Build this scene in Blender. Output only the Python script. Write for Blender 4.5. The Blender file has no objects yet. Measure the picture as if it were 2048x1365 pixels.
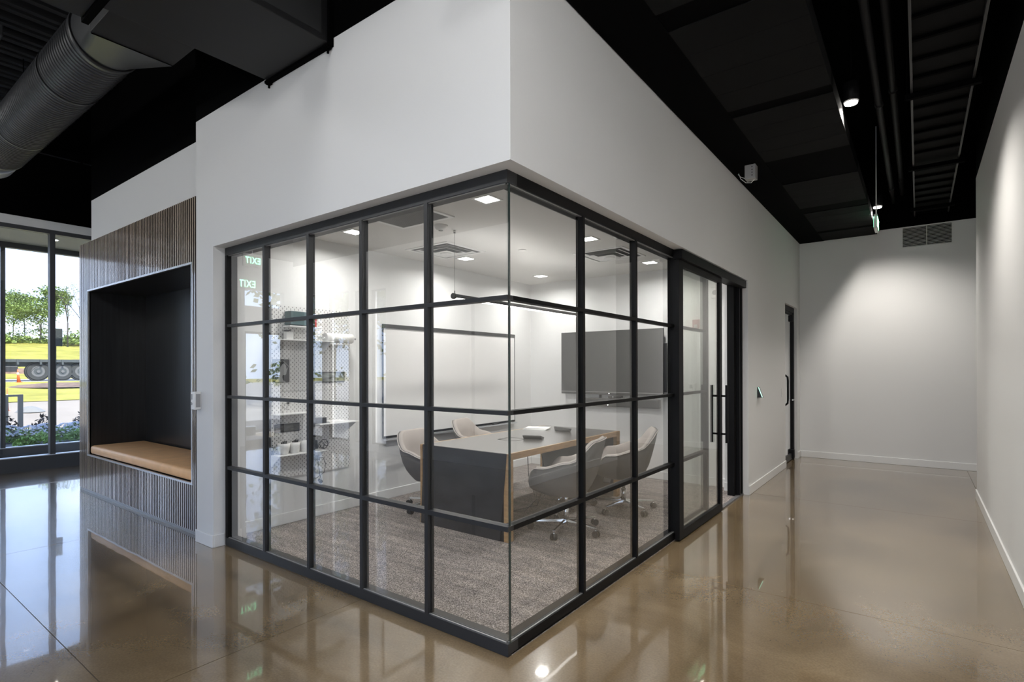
import bpy, bmesh, math, random
from mathutils import Vector, Matrix
random.seed(7)
sc = bpy.context.scene
COL = sc.collection
PI = math.pi

# ------------------------------------------------------------------ camera
F, PPY = 1083.93, 737.27
yaw, pitch, roll = 0.64335105, 0.00126454, -0.00255723
cd = bpy.data.cameras.new('camera'); cam = bpy.data.objects.new('camera', cd); COL.objects.link(cam)
fw = Vector((-math.sin(yaw)*math.cos(pitch), math.cos(yaw)*math.cos(pitch), math.sin(pitch)))
rt = Vector((math.cos(yaw), math.sin(yaw), 0)); up = rt.cross(fw)
r2 = math.cos(roll)*rt + math.sin(roll)*up; u2 = -math.sin(roll)*rt + math.cos(roll)*up
M = Matrix.Identity(4)
for i in range(3):
    M[i][0] = r2[i]; M[i][1] = u2[i]; M[i][2] = -fw[i]
M.translation = Vector((1.6525, -2.16573, 1.45313))
cam.matrix_world = M
cd.sensor_width = 36.0; cd.lens = F/2048*36.0; cd.shift_y = (PPY-682.5)/2048
cd.clip_start = 0.05; cd.clip_end = 400
sc.camera = cam

# ------------------------------------------------------------------ render-side settings, sky, lights
sc.view_settings.view_transform = 'Standard'; sc.view_settings.look = 'None'
sc.view_settings.gamma = 1.0; sc.view_settings.use_curve_mapping = False
sc.view_settings.exposure = 0.5
cy = sc.cycles
cy.max_bounces = 9; cy.diffuse_bounces = 5; cy.glossy_bounces = 5; cy.transparent_max_bounces = 24
cy.transmission_bounces = 4; cy.sample_clamp_indirect = 6.0; cy.use_denoising = True
cy.caustics_refractive = False; cy.blur_glossy = 0.5

W = bpy.data.worlds.new('sky'); sc.world = W; W.use_nodes = True
nt = W.node_tree; N = nt.nodes; L = nt.links; N.clear()
wo = N.new('ShaderNodeOutputWorld'); bg = N.new('ShaderNodeBackground'); L.new(bg.outputs[0], wo.inputs[0])
tc = N.new('ShaderNodeTexCoord'); sx = N.new('ShaderNodeSeparateXYZ'); L.new(tc.outputs['Generated'], sx.inputs[0])
rp = N.new('ShaderNodeValToRGB'); L.new(sx.outputs[2], rp.inputs[0])
rp.color_ramp.elements[0].position = 0.0; rp.color_ramp.elements[0].color = (0.60, 0.72, 0.95, 1)
rp.color_ramp.elements[1].position = 0.7; rp.color_ramp.elements[1].color = (0.30, 0.48, 0.92, 1)
e = rp.color_ramp.elements.new(0.2); e.color = (0.48, 0.62, 0.94, 1)
cn = N.new('ShaderNodeTexNoise'); cn.inputs['Scale'].default_value = 2.2; cn.inputs['Detail'].default_value = 6
mp = N.new('ShaderNodeMapping'); mp.inputs['Scale'].default_value = (1, 1, 3); L.new(tc.outputs['Generated'], mp.inputs[0]); L.new(mp.outputs[0], cn.inputs[0])
cr = N.new('ShaderNodeValToRGB'); L.new(cn.outputs[0], cr.inputs[0]); cr.color_ramp.elements[0].position = .5; cr.color_ramp.elements[1].position = .72
mx = N.new('ShaderNodeMix'); mx.data_type = 'RGBA'; L.new(cr.outputs[0], mx.inputs[0]); L.new(rp.outputs[0], mx.inputs[6]); mx.inputs[7].default_value = (.85, .88, .95, 1)
L.new(mx.outputs[2], bg.inputs[0]); bg.inputs[1].default_value = 2.3

def light(name, kind, loc, power, color=(1, 1, 1), rot=(0, 0, 0), **kw):
    d = bpy.data.lights.new(name, kind); d.energy = power; d.color = color
    for k, v in kw.items(): setattr(d, k, v)
    o = bpy.data.objects.new(name, d); o.location = loc; o.rotation_euler = rot; COL.objects.link(o); return o
WARM = (1.0, .95, .88); NEUT = (1, .98, .95)
sun = light('sun', 'SUN', (0, 0, 30), 8.5, (1, .95, .86), angle=0.01)
sun.rotation_euler = Vector((-0.72, 0.10, -0.68)).to_track_quat('-Z', 'Y').to_euler()
for nm, lc, ro, sx_, sy_ in (('portal_west', (-8.75, -.9, 1.85), (0, -PI/2, 0), 3.4, 5.6), ('portal_south', (-7.0, -4.17, 1.5), (PI/2, 0, 0), 2.8, 3.0), ('portal_south_b', (-.35, -4.17, 1.5), (PI/2, 0, 0), 4.0, 3.0)):
    p = light(nm, 'AREA', lc, 1, shape='RECTANGLE', size=sx_, size_y=sy_); p.rotation_euler = ro; p.data.cycles.is_portal = True
LOBBY = [(-6.0, -3.3, 4.15), (-3.6, -3.3, 4.15), (-1.2, -3.3, 4.15), (1.2, -3.3, 4.15), (1.65, -1.9, 3.45)]  # unseen fill lights added to brighten the lobby walls
HALL_LAMPS = [(1.215, 3.08), (1.215, 6.70), (1.215, -.53)]  # last one is an unseen lamp added to brighten the near walls
ROOM_LAMPS = [(-.95, 1.0), (-.95, 2.57), (-.94, 4.08), (-2.56, 1.0), (-2.55, 2.55), (-2.52, 4.07)]
P_LOBBY, P_HALL, P_ROOM = 50, 135, 10
for i, p in enumerate(LOBBY):
    light('lobby_fill_light', 'POINT', p, P_LOBBY*(1.45 if i == 4 else 1), (1, 1, 1), shadow_soft_size=.17)
for p in HALL_LAMPS:
    light('hall_lamp_light', 'SPOT', (p[0], p[1], 3.62), P_HALL, WARM, spot_size=math.radians(138), spot_blend=.75, shadow_soft_size=.02)
for p in ROOM_LAMPS:
    light('room_lamp_light', 'AREA', (p[0], p[1], 2.715), P_ROOM, NEUT, shape='SQUARE', size=.12, spread=math.radians(165))
light('ceiling_fill_light', 'AREA', (-1.78, 2.72, 2.156), 4, NEUT, (PI, 0, 0), shape='RECTANGLE', size=.03, size_y=2.3)  # added upward fill that brightens the room ceiling
light('pendant_light', 'AREA', (-1.78, 2.72, 2.10), .25, NEUT, shape='RECTANGLE', size=.03, size_y=2.3)

# ------------------------------------------------------------------ materials
def new_mat(name):
    m = bpy.data.materials.new(name); m.use_nodes = True
    return m, m.node_tree.nodes, m.node_tree.links, m.node_tree.nodes['Principled BSDF']
def pr(name, col, rough=.5, metal=0, spec=.5, coat=0, noise=None, bump=None, emit=None):
    m, n, l, b = new_mat(name)
    b.inputs['Base Color'].default_value = (*col, 1); b.inputs['Roughness'].default_value = rough
    b.inputs['Metallic'].default_value = metal; b.inputs['Specular IOR Level'].default_value = spec
    b.inputs['Coat Weight'].default_value = coat; b.inputs['Coat Roughness'].default_value = .08
    if noise:                                            # (scale, amount, stretch)
        s, a, st = noise
        g = n.new('ShaderNodeNewGeometry'); mp = n.new('ShaderNodeMapping'); mp.inputs['Scale'].default_value = st
        l.new(g.outputs['Position'], mp.inputs[0])
        t = n.new('ShaderNodeTexNoise'); t.inputs['Scale'].default_value = s; t.inputs['Detail'].default_value = 5
        l.new(mp.outputs[0], t.inputs[0])
        mx = n.new('ShaderNodeMix'); mx.data_type = 'RGBA'
        mx.inputs[6].default_value = (*[c*(1-a) for c in col], 1); mx.inputs[7].default_value = (*[min(1, c*(1+a)) for c in col], 1)
        rr = n.new('ShaderNodeMapRange'); rr.inputs[1].default_value = .3; rr.inputs[2].default_value = .7
        l.new(t.outputs[0], rr.inputs[0]); l.new(rr.outputs[0], mx.inputs[0]); l.new(mx.outputs[2], b.inputs['Base Color'])
    if bump:
        s, st = bump
        g = n.new('ShaderNodeNewGeometry'); t = n.new('ShaderNodeTexNoise'); t.inputs['Scale'].default_value = s; t.inputs['Detail'].default_value = 3
        l.new(g.outputs['Position'], t.inputs[0]); bp = n.new('ShaderNodeBump'); bp.inputs['Strength'].default_value = st; bp.inputs['Distance'].default_value = .01
        l.new(t.outputs[0], bp.inputs['Height']); l.new(bp.outputs[0], b.inputs['Normal'])
    if emit:
        b.inputs['Emission Color'].default_value = (*emit[0], 1); b.inputs['Emission Strength'].default_value = emit[1]
    return m
M_WHITE = pr('white_paint', (.73, .73, .725), .55, spec=.3, bump=(120, .03))
M_TRIM = pr('white_trim_paint', (.76, .76, .75), .4)
M_CEIL = pr('ceiling_paint', (.70, .69, .67), .7, spec=.2)
M_BLACKP = pr('black_paint', (.001, .001, .0011), .8, spec=.03)
M_DECK = pr('black_deck', (.011, .011, .012), .6, spec=.2)
M_CLOUD = pr('charcoal_board', (.006, .0062, .0063), .8, spec=.1, noise=(3, .15, (1, 1, 1)))
M_DUCT = pr('dark_duct_paint', (.040, .041, .044), .36, metal=.3, spec=.5)
M_RDUCT = pr('black_duct_paint', (.005, .005, .0055), .55, spec=.4, noise=(2, .2, (1, 1, 1)))
M_FRAME = pr('black_frame_metal', (.005, .005, .0055), .5, spec=.14)
M_FRAMEG = pr('dark_bronze_frame', (.025, .026, .028), .42, spec=.35)
M_STORE = pr('storefront_bronze', (.055, .057, .062), .4, spec=.4)
M_ALU = pr('brushed_trim', (.62, .63, .65), .35, metal=.6)
M_CHROME = pr('chrome', (.80, .80, .80), .12, metal=1)
M_RUBBER = pr('black_plastic', (.018, .018, .02), .4)
M_PLAST = pr('white_plastic', (.78, .78, .77), .35)
M_GREYP = pr('grey_plastic', (.35, .35, .35), .5)
M_OAK = pr('oak_edge', (.42, .26, .125), .45, noise=(9, .18, (1, 1, 8)))
M_TTOP = pr('table_top_laminate', (.12, .11, .10), .28, spec=.6, coat=1); M_TTOP.node_tree.nodes['Principled BSDF'].inputs['Coat IOR'].default_value = 1.9; M_TTOP.node_tree.nodes['Principled BSDF'].inputs['Coat Roughness'].default_value = .18
M_TEND = pr('blackened_steel', (.042, .044, .05), .28, metal=.25, spec=.55, noise=(3.5, .3, (1, 1, 2)))
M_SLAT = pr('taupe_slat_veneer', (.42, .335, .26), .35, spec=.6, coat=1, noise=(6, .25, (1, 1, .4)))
M_SLATS = pr('dark_slat_side', (.03, .022, .017), .7)  # dark sides, with the shade between slats put into the colour
M_FELT = pr('black_felt', (.012, .011, .011), .9, spec=.1)
M_NOOK = pr('black_stained_panel', (.014, .0145, .016), .36, spec=.5, coat=.3, noise=(2.2, .35, (14, 14, .7)))
M_TAN = pr('tan_leather', (.92, .55, .28), .45, spec=.4, noise=(7, .07, (1, 1, 1)), bump=(14, .35))
M_FAB = pr('beige_upholstery', (.40, .362, .335), .85, spec=.2, bump=(300, .2))
M_SHELL = pr('grey_shell_fabric', (.155, .148, .143), .75, spec=.3, bump=(300, .15))
M_PIPE = pr('pale_piping', (.62, .57, .53), .7)
M_SCREEN = pr('dark_screen', (.040, .041, .043), .3, spec=.6)
M_BEZEL = pr('screen_bezel', (.04, .04, .042), .35)
M_BOARD = pr('whiteboard_enamel', (.80, .79, .78), .18, spec=.5)
M_TEAL = pr('teal_card', (.05, .10, .11), .6)
M_RED = pr('red_card', (.45, .03, .05), .5)
M_PAPER = pr('paper', (.82, .81, .79), .7)
M_STUCCO = pr('soffit_board', (.48, .455, .34), .8)
M_ASPH = pr('pavement', (.27, .225, .18), .9, noise=(.8, .08, (1, 1, 1)))
M_ROAD = pr('pale_road', (.25, .23, .21), .9, noise=(1.5, .1, (1, 1, 1)))
M_GRASS = pr('lawn', (.29, .265, .055), .95, spec=.1, noise=(.9, .28, (1, 1, 1)))
M_DIRT = pr('bare_dirt', (.17, .105, .07), .95, noise=(3, .45, (1, 1, 1)))
M_MULCH = pr('gravel_mulch', (.075, .075, .078), .95, noise=(40, .6, (1, 1, 1)))
M_LEAF = pr('leaf_green', (.16, .225, .055), .7, noise=(1.2, .5, (1, 1, 1)))
M_LEAF2 = pr('bright_leaf', (.22, .38, .08), .7, noise=(8, .4, (1, 1, 1)))
M_BARK = pr('bark', (.045, .036, .03), .9)
M_LAV = pr('pale_lavender_flower', (.62, .64, .74), .8, noise=(30, .3, (1, 1, 1)))
M_MAROON = pr('maroon_leaf', (.03, .014, .012), .8)
M_TYRE = pr('tyre_rubber', (.025, .027, .027), .8)
M_RIM = pr('wheel_rim', (.13, .13, .13), .4, metal=.3)
M_TRUCK = pr('truck_grey_paint', (.040, .047, .05), .5)
M_ORANGE = pr('safety_orange', (.5, .10, .02), .5)
M_BOLL = pr('light_grey_metal', (.20, .19, .17), .5)
M_SIGNB = pr('sign_back_dark', (.016, .02, .019), .5)
M_EMW = pr('lamp_diffuser', (1, 1, 1), .5, emit=((1, .98, .94), 12))
M_EMP = pr('linear_diffuser', (1, 1, 1), .5, emit=((1, .98, .94), 2.4))
M_EMH = pr('lamp_lens', (1, 1, 1), .5, emit=((1, .95, .87), 14))
M_EMG = pr('exit_green_letters', (.2, .9, .5), .5, emit=((.3, 1, .55), 5))
M_EMT = pr('reader_light', (.6, 1, .85), .5, emit=((.35, 1, .72), 2.5))
M_LED = pr('status_light', (1, 1, 1), .5, emit=((1, 1, 1), 4))

def glass_mat(name, tint, gain):
    m = bpy.data.materials.new(name); m.use_nodes = True; n = m.node_tree.nodes; l = m.node_tree.links; n.clear()
    o = n.new('ShaderNodeOutputMaterial'); t = n.new('ShaderNodeBsdfTransparent'); t.inputs[0].default_value = (*tint, 1)
    g = n.new('ShaderNodeBsdfGlossy'); g.inputs['Roughness'].default_value = 0.0; g.inputs[0].default_value = (1, 1, 1, 1)
    ge = n.new('ShaderNodeNewGeometry'); fr = n.new('ShaderNodeFresnel'); fr.inputs[0].default_value = 1.52
    a = n.new('ShaderNodeMath'); a.operation = 'MULTIPLY'; a.inputs[1].default_value = gain; l.new(fr.outputs[0], a.inputs[0])
    b = n.new('ShaderNodeMath'); b.operation = 'SUBTRACT'; b.inputs[0].default_value = 1; l.new(ge.outputs['Backfacing'], b.inputs[1])
    c = n.new('ShaderNodeMath'); c.operation = 'MULTIPLY'; c.use_clamp = True; l.new(a.outputs[0], c.inputs[0]); l.new(b.outputs[0], c.inputs[1])
    x = n.new('ShaderNodeMixShader'); l.new(c.outputs[0], x.inputs[0]); l.new(t.outputs[0], x.inputs[1]); l.new(g.outputs[0], x.inputs[2]); l.new(x.outputs[0], o.inputs[0])
    return m
M_OPAL = glass_mat('fill_globe_glass', (.9, .9, .9), 1.0)
M_GLASS = glass_mat('clear_glass', (.985, .99, .985), 2.3)
M_WGLASS = glass_mat('window_glass', (.97, .98, .98), 1.7)
M_EDGE = pr('glass_edge', (.03, .045, .042), .12, spec=.8)

def floor_mat():
    m, n, l, b = new_mat('polished_concrete')
    g = n.new('ShaderNodeNewGeometry')
    t1 = n.new('ShaderNodeTexNoise'); t1.inputs['Scale'].default_value = .9; t1.inputs['Detail'].default_value = 8; t1.inputs['Roughness'].default_value = .62; t1.inputs['Distortion'].default_value = .8
    t2 = n.new('ShaderNodeTexNoise'); t2.inputs['Scale'].default_value = 90; t2.inputs['Detail'].default_value = 2
    l.new(g.outputs['Position'], t1.inputs[0]); l.new(g.outputs['Position'], t2.inputs[0])
    r = n.new('ShaderNodeValToRGB'); l.new(t1.outputs[0], r.inputs[0])
    r.color_ramp.elements[0].position = .34; r.color_ramp.elements[0].color = (.135, .094, .050, 1)
    r.color_ramp.elements[1].position = .68; r.color_ramp.elements[1].color = (.250, .185, .110, 1)
    r2_ = n.new('ShaderNodeValToRGB'); l.new(t2.outputs[0], r2_.inputs[0])
    r2_.color_ramp.elements[0].position = .3; r2_.color_ramp.elements[0].color = (.88, .88, .88, 1); r2_.color_ramp.elements[1].position = .72; r2_.color_ramp.elements[1].color = (1.12, 1.12, 1.12, 1)
    mx = n.new('ShaderNodeMix'); mx.data_type = 'RGBA'; mx.blend_type = 'MULTIPLY'; mx.inputs[0].default_value = 1
    l.new(r.outputs[0], mx.inputs[6]); l.new(r2_.outputs[0], mx.inputs[7]); l.new(mx.outputs[2], b.inputs['Base Color'])
    b.inputs['Roughness'].default_value = .2; b.inputs['Specular IOR Level'].default_value = .35
    b.inputs['Coat Weight'].default_value = 1; b.inputs['Coat IOR'].default_value = 1.52; b.inputs['Coat Roughness'].default_value = .03
    t3 = n.new('ShaderNodeTexNoise'); t3.inputs['Scale'].default_value = 2.6; t3.inputs['Detail'].default_value = 1
    l.new(g.outputs['Position'], t3.inputs[0])
    bp = n.new('ShaderNodeBump'); bp.inputs['Strength'].default_value = .014; bp.inputs['Distance'].default_value = .05
    l.new(t3.outputs[0], bp.inputs['Height']); l.new(bp.outputs[0], b.inputs['Coat Normal']); l.new(bp.outputs[0], b.inputs['Normal'])
    return m
M_FLOOR = floor_mat()
def carpet_mat():
    m, n, l, b = new_mat('loop_carpet')
    g = n.new('ShaderNodeNewGeometry')
    mp = n.new('ShaderNodeMapping'); mp.inputs['Scale'].default_value = (110, 330, 110); l.new(g.outputs['Position'], mp.inputs[0])
    t1 = n.new('ShaderNodeTexNoise'); t1.inputs['Scale'].default_value = 1; t1.inputs['Detail'].default_value = 3; l.new(mp.outputs[0], t1.inputs[0])
    mp2 = n.new('ShaderNodeMapping'); mp2.inputs['Scale'].default_value = (1.2, 9, 1); l.new(g.outputs['Position'], mp2.inputs[0])
    t2 = n.new('ShaderNodeTexNoise'); t2.inputs['Scale'].default_value = 1.6; t2.inputs['Detail'].default_value = 4; l.new(mp2.outputs[0], t2.inputs[0])
    r = n.new('ShaderNodeValToRGB'); l.new(t1.outputs[0], r.inputs[0])
    r.color_ramp.elements[0].position = .36; r.color_ramp.elements[0].color = (.05, .046, .045, 1)
    r.color_ramp.elements[1].position = .66; r.color_ramp.elements[1].color = (.62, .56, .53, 1)
    e = r.color_ramp.elements.new(.5); e.color = (.22, .197, .185, 1)
    r3 = n.new('ShaderNodeValToRGB'); l.new(t2.outputs[0], r3.inputs[0]); r3.color_ramp.elements[0].position = .3; r3.color_ramp.elements[0].color = (.72, .72, .74, 1); r3.color_ramp.elements[1].position = .7; r3.color_ramp.elements[1].color = (1.15, 1.13, 1.1, 1)
    mx = n.new('ShaderNodeMix'); mx.data_type = 'RGBA'; mx.blend_type = 'MULTIPLY'; mx.inputs[0].default_value = 1
    l.new(r.outputs[0], mx.inputs[6]); l.new(r3.outputs[0], mx.inputs[7]); l.new(mx.outputs[2], b.inputs['Base Color'])
    b.inputs['Roughness'].default_value = .95; b.inputs['Specular IOR Level'].default_value = .1
    bp = n.new('ShaderNodeBump'); bp.inputs['Strength'].default_value = .6; bp.inputs['Distance'].default_value = .004
    l.new(t1.outputs[0], bp.inputs['Height']); l.new(bp.outputs[0], b.inputs['Normal'])
    return m
M_CARPET = carpet_mat()
def peg_mat():
    m, n, l, b = new_mat('pegboard_white')
    g = n.new('ShaderNodeNewGeometry'); s = n.new('ShaderNodeSeparateXYZ'); l.new(g.outputs['Position'], s.inputs[0])
    def mod(inp, add, scale):
        a = n.new('ShaderNodeMath'); a.operation = 'MULTIPLY_ADD'; a.inputs[1].default_value = scale; a.inputs[2].default_value = add; l.new(inp, a.inputs[0])
        f = n.new('ShaderNodeMath'); f.operation = 'FRACT'; l.new(a.outputs[0], f.inputs[0])
        c = n.new('ShaderNodeMath'); c.operation = 'SUBTRACT'; c.inputs[1].default_value = .5; l.new(f.outputs[0], c.inputs[0])
        d = n.new('ShaderNodeMath'); d.operation = 'ABSOLUTE'; l.new(c.outputs[0], d.inputs[0]); return d.outputs[0]
    def lt(a, v):
        x = n.new('ShaderNodeMath'); x.operation = 'LESS_THAN'; x.inputs[1].default_value = v; l.new(a, x.inputs[0]); return x.outputs[0]
    def mul(a, c):
        x = n.new('ShaderNodeMath'); x.operation = 'MULTIPLY'; l.new(a, x.inputs[0]); l.new(c, x.inputs[1]); return x.outputs[0]
    def mxx(a, c):
        x = n.new('ShaderNodeMath'); x.operation = 'MAXIMUM'; l.new(a, x.inputs[0]); l.new(c, x.inputs[1]); return x.outputs[0]
    slot = mul(lt(mod(s.outputs[1], 0, 25), .07), lt(mod(s.outputs[2], 0, 25), .24))
    dot = mul(lt(mod(s.outputs[1], .5, 25), .12), lt(mod(s.outputs[2], .5, 25), .12))
    mk = mxx(slot, dot)
    mx = n.new('ShaderNodeMix'); mx.data_type = 'RGBA'; l.new(mk, mx.inputs[0]); mx.inputs[6].default_value = (.70, .69, .68, 1); mx.inputs[7].default_value = (.10, .10, .10, 1)
    l.new(mx.outputs[2], b.inputs['Base Color']); b.inputs['Roughness'].default_value = .5
    return m
M_PEG = peg_mat()

# ------------------------------------------------------------------ mesh helpers
class MB:
    def __init__(s): s.bm = bmesh.new(); s.mi = 0
    def _tag(s, faces):
        for f in faces: f.material_index = s.mi
        return s
    def box(s, x0, x1, y0, y1, z0, z1, bev=0):
        vs = [s.bm.verts.new((x, y, z)) for z in (z0, z1) for y in (y0, y1) for x in (x0, x1)]
        q = [(0, 2, 3, 1), (4, 5, 7, 6), (0, 1, 5, 4), (2, 6, 7, 3), (0, 4, 6, 2), (1, 3, 7, 5)]
        fs = [s.bm.faces.new([vs[i] for i in f]) for f in q]
        s._tag(fs)
        if bev:
            es = list({e for f in fs for e in f.edges})
            r = bmesh.ops.bevel(s.bm, geom=es, offset=bev, segments=2, affect='EDGES', profile=.5)
            s._tag(r['faces'])
        return s
    def cyl(s, a, b, r0, r1=None, seg=16, caps=True):
        a = Vector(a); b = Vector(b); r1 = r0 if r1 is None else r1
        d = (b-a).normalized(); u = d.orthogonal().normalized(); v = d.cross(u)
        A = []; B = []
        for i in range(seg):
            t = 2*PI*i/seg; w = math.cos(t)*u + math.sin(t)*v
            A.append(s.bm.verts.new(a+w*r0)); B.append(s.bm.verts.new(b+w*r1))
        fs = [s.bm.faces.new((A[i], A[(i+1) % seg], B[(i+1) % seg], B[i])) for i in range(seg)]
        for f in fs: f.smooth = True
        if caps:
            fs += [s.bm.faces.new(list(reversed(A))), s.bm.faces.new(B)]
        return s._tag(fs)
    def tube(s, pts, r, seg=8):
        pts = [Vector(p) for p in pts]; rings = []
        for i, p in enumerate(pts):
            d = (pts[min(i+1, len(pts)-1)]-pts[max(i-1, 0)]).normalized()
            u = d.cross(Vector((.13, .21, .97))); u = (u if u.length > 1e-3 else d.orthogonal()).normalized(); v = d.cross(u)
            rings.append([s.bm.verts.new(p+(math.cos(2*PI*k/seg)*u+math.sin(2*PI*k/seg)*v)*r) for k in range(seg)])
        fs = []
        for a, b in zip(rings, rings[1:]):
            fs += [s.bm.faces.new((a[k], a[(k+1) % seg], b[(k+1) % seg], b[k])) for k in range(seg)]
        for f in fs: f.smooth = True
        fs += [s.bm.faces.new(list(reversed(rings[0]))), s.bm.faces.new(rings[-1])]
        return s._tag(fs)
    def prism(s, pts, off):
        off = Vector(off); A = [s.bm.verts.new(p) for p in pts]; B = [s.bm.verts.new(Vector(p)+off) for p in pts]; n = len(pts)
        fs = [s.bm.faces.new(A), s.bm.faces.new(list(reversed(B)))] + [s.bm.faces.new((A[i], B[i], B[(i+1) % n], A[(i+1) % n])) for i in range(n)]
        return s._tag(fs)
    def lathe(s, prof, c=(0, 0, 0), seg=20):
        c = Vector(c); rings = []
        for r, z in prof:
            rings.append([s.bm.verts.new(c+Vector((r*math.cos(2*PI*k/seg), r*math.sin(2*PI*k/seg), z))) for k in range(seg)])
        fs = []
        for a, b in zip(rings, rings[1:]):
            fs += [s.bm.faces.new((a[k], a[(k+1) % seg], b[(k+1) % seg], b[k])) for k in range(seg)]
        for f in fs: f.smooth = True
        fs += [s.bm.faces.new(list(reversed(rings[0]))), s.bm.faces.new(rings[-1])]
        return s._tag(fs)
    def grid(s, rings, close=False, smooth=True):
        R = [[s.bm.verts.new(p) for p in r] for r in rings]; n = len(R[0]); fs = []
        for a, b in zip(R, R[1:]):
            for k in range(n if close else n-1):
                fs.append(s.bm.faces.new((a[k], a[(k+1) % n], b[(k+1) % n], b[k])))
        for f in fs: f.smooth = smooth
        s._tag(fs); return R
    def mesh(s, name, mats, recalc=True):
        if recalc: bmesh.ops.recalc_face_normals(s.bm, faces=s.bm.faces)
        me = bpy.data.meshes.new(name); s.bm.to_mesh(me); s.bm.free()
        for m in (mats if isinstance(mats, (list, tuple)) else [mats]): me.materials.append(m)
        return me
    def build(s, name, mats, parent=None, recalc=True):
        o = bpy.data.objects.new(name, s.mesh(name, mats, recalc)); COL.objects.link(o)
        if parent: o.parent = parent
        return o
def inst(me, name, loc, parent=None, rot=(0, 0, 0), scale=(1, 1, 1)):
    o = bpy.data.objects.new(name, me); o.location = loc; o.rotation_euler = rot; o.scale = scale; COL.objects.link(o)
    if parent: o.parent = parent
    return o
def tag(o, label, cat, group=None):
    o['label'] = label; o['category'] = cat
    if group: o['group'] = group
    return o
def empty(name, loc=(0, 0, 0), rz=0):
    o = bpy.data.objects.new(name, None); o.empty_display_size = .1; o.location = loc; o.rotation_euler = (0, 0, rz); COL.objects.link(o); return o
def struct(o, label=None):
    o['kind'] = 'structure'
    if label: o['label'] = label
    return o
def B(x0, x1, y0, y1, z0, z1, bev=0): return MB().box(x0, x1, y0, y1, z0, z1, bev)
def copy_tree(o, parent=None):
    c = o.copy(); COL.objects.link(c)
    if parent: c.parent = parent; c.matrix_parent_inverse = o.matrix_parent_inverse.copy()
    for ch in list(o.children): copy_tree(ch, c)
    return c

ZW, ZD = 3.56, 4.775          # where the white paint stops, the deck
# ================================================================== SETTING
fl = struct(B(-10.4, 5.0, -4.0, 9.0, -.12, -.004).build('floor', pr('slab_joint_base', (.10, .08, .06), .8)))  # darker base seen in the slab joints
xs = [-8.72, -7.06, -4.11, -1.163, 2.2, 5.0]; ys = [-4.0, -1.30, 1.62, 4.55, 7.25, 9.0]; g = .002
for i in range(5):
    for j in range(5):
        B(xs[i]+g, xs[i+1]-g, ys[j]+g, ys[j+1]-g, -.05, 0).build('concrete_slab', M_FLOOR, fl)
B(-10.4, -8.72, -4, 3, -.05, 0).build('concrete_slab', M_ASPH, fl)

struct(B(-3.09, -.0, .03, 4.64, 0, .012).build('floor_carpet', M_CARPET), 'brown grey loop carpet with woven lines inside the glass room')
struct(B(-.005, .035, 3.55, 4.44, 0, .014).build('trim_threshold', pr('threshold_strip', (.10, .10, .105), .5)))

# meeting-room enclosure
w = MB()
w.box(-2.95, .09, -.09, .11, 2.46, ZW); w.box(-3.255, -2.95, -.09, .17, 0, ZW)
w.mi = 1; w.box(-3.255, .09, -.09, .11, ZW, ZD)
struct(w.build('wall_meeting_front', [M_WHITE, M_BLACKP]))
w = MB()
w.box(-.17, .0899, .11, 4.44, 2.46, ZW); w.box(-.17, .09, 4.44, 6.60, 0, ZW); w.box(-.17, .09, 6.60, 7.58, 2.42, ZW); w.box(-.17, .09, 7.58, 7.83, 0, ZW)
w.mi = 1; w.box(-.17, .0899, .11, 7.83, ZW, ZD)
struct(w.build('wall_hall_side', [M_WHITE, M_BLACKP]))
struct(B(-3.25, -3.09, .17, 4.80, 0, 2.80).build('wall_meeting_left', M_WHITE))
struct(B(-3.09, -.17, 4.64, 4.80, 0, 2.80).build('wall_meeting_rear', M_WHITE))
struct(B(-3.25, -.1701, .111, 4.80, 2.74, 2.799).build('ceiling_meeting', M_CEIL))
struct(B(-3.25, .0, .111, 4.80, 2.80, 2.86).build('ceiling_meeting_lid', M_BLACKP))
# nook / west block
w = MB(); w.box(-6.57, -3.256, .09, .24, 2.96, ZW); w.mi = 1; w.box(-6.57, -3.256, .09, .24, ZW, ZD)
struct(w.build('wall_nook', [M_WHITE, M_BLACKP]))
struct(B(-6.57, -6.42, .66, 3.0, 0, 2.96).build('wall_nook_back', M_WHITE))
w = MB(); w.box(-6.57, -6.42, .241, 3.0, 2.98, ZW); w.mi = 1; w.box(-6.57, -6.42, .241, 3.0, ZW, ZD)
struct(w.build('wall_nook_end', [M_WHITE, M_BLACKP]))
struct(B(-8.7, -6.42, 3.0, 3.15, 0, ZD).build('wall_lobby_north', M_WHITE))
# east, north, corridor return
w = MB(); w.box(2.17, 2.32, -4, 5.75, 0, ZW); w.mi = 1; w.box(2.17, 2.32, -4, 5.75, ZW, ZD)
struct(w.build('wall_east', [M_WHITE, M_BLACKP]))
w = MB(); w.box(-3.2, 5.0, 7.83, 7.98, 0, ZW); w.mi = 1; w.box(-3.2, 5.0, 7.83, 7.98, ZW, ZD)
struct(w.build('wall_north', [M_WHITE, M_BLACKP]))
struct(B(5.0, 5.15, 5.6, 7.98, 0, ZD).build('wall_corridor_end', M_WHITE))
struct(B(2.32, 5.0, 5.6, 5.75, 0, ZD).build('wall_corridor_south', M_WHITE))
# deck / roof
struct(B(-8.8, 5.15, -4.2, 8.0, ZD, ZD+.12).build('ceiling', M_BLACKP))
ribs = MB(); ZR = 4.70
x = -8.55
while x < 2.1:
    ribs.prism([(x, -4, ZR+.074), (x+.02, -4, ZR), (x+.085, -4, ZR), (x+.105, -4, ZR+.074)], (0, 4.08 if x < 2.3 else 4.0, 0)); x += .30
    ribs.prism([(x-.17, -4, ZR+.074), (x-.16, -4, ZR), (x-.105, -4, ZR), (x-.095, -4, ZR+.074)], (0, 4.08, 0))
rb = ribs.build('ceiling_deck', M_DECK); rb['kind'] = 'structure'
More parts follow.
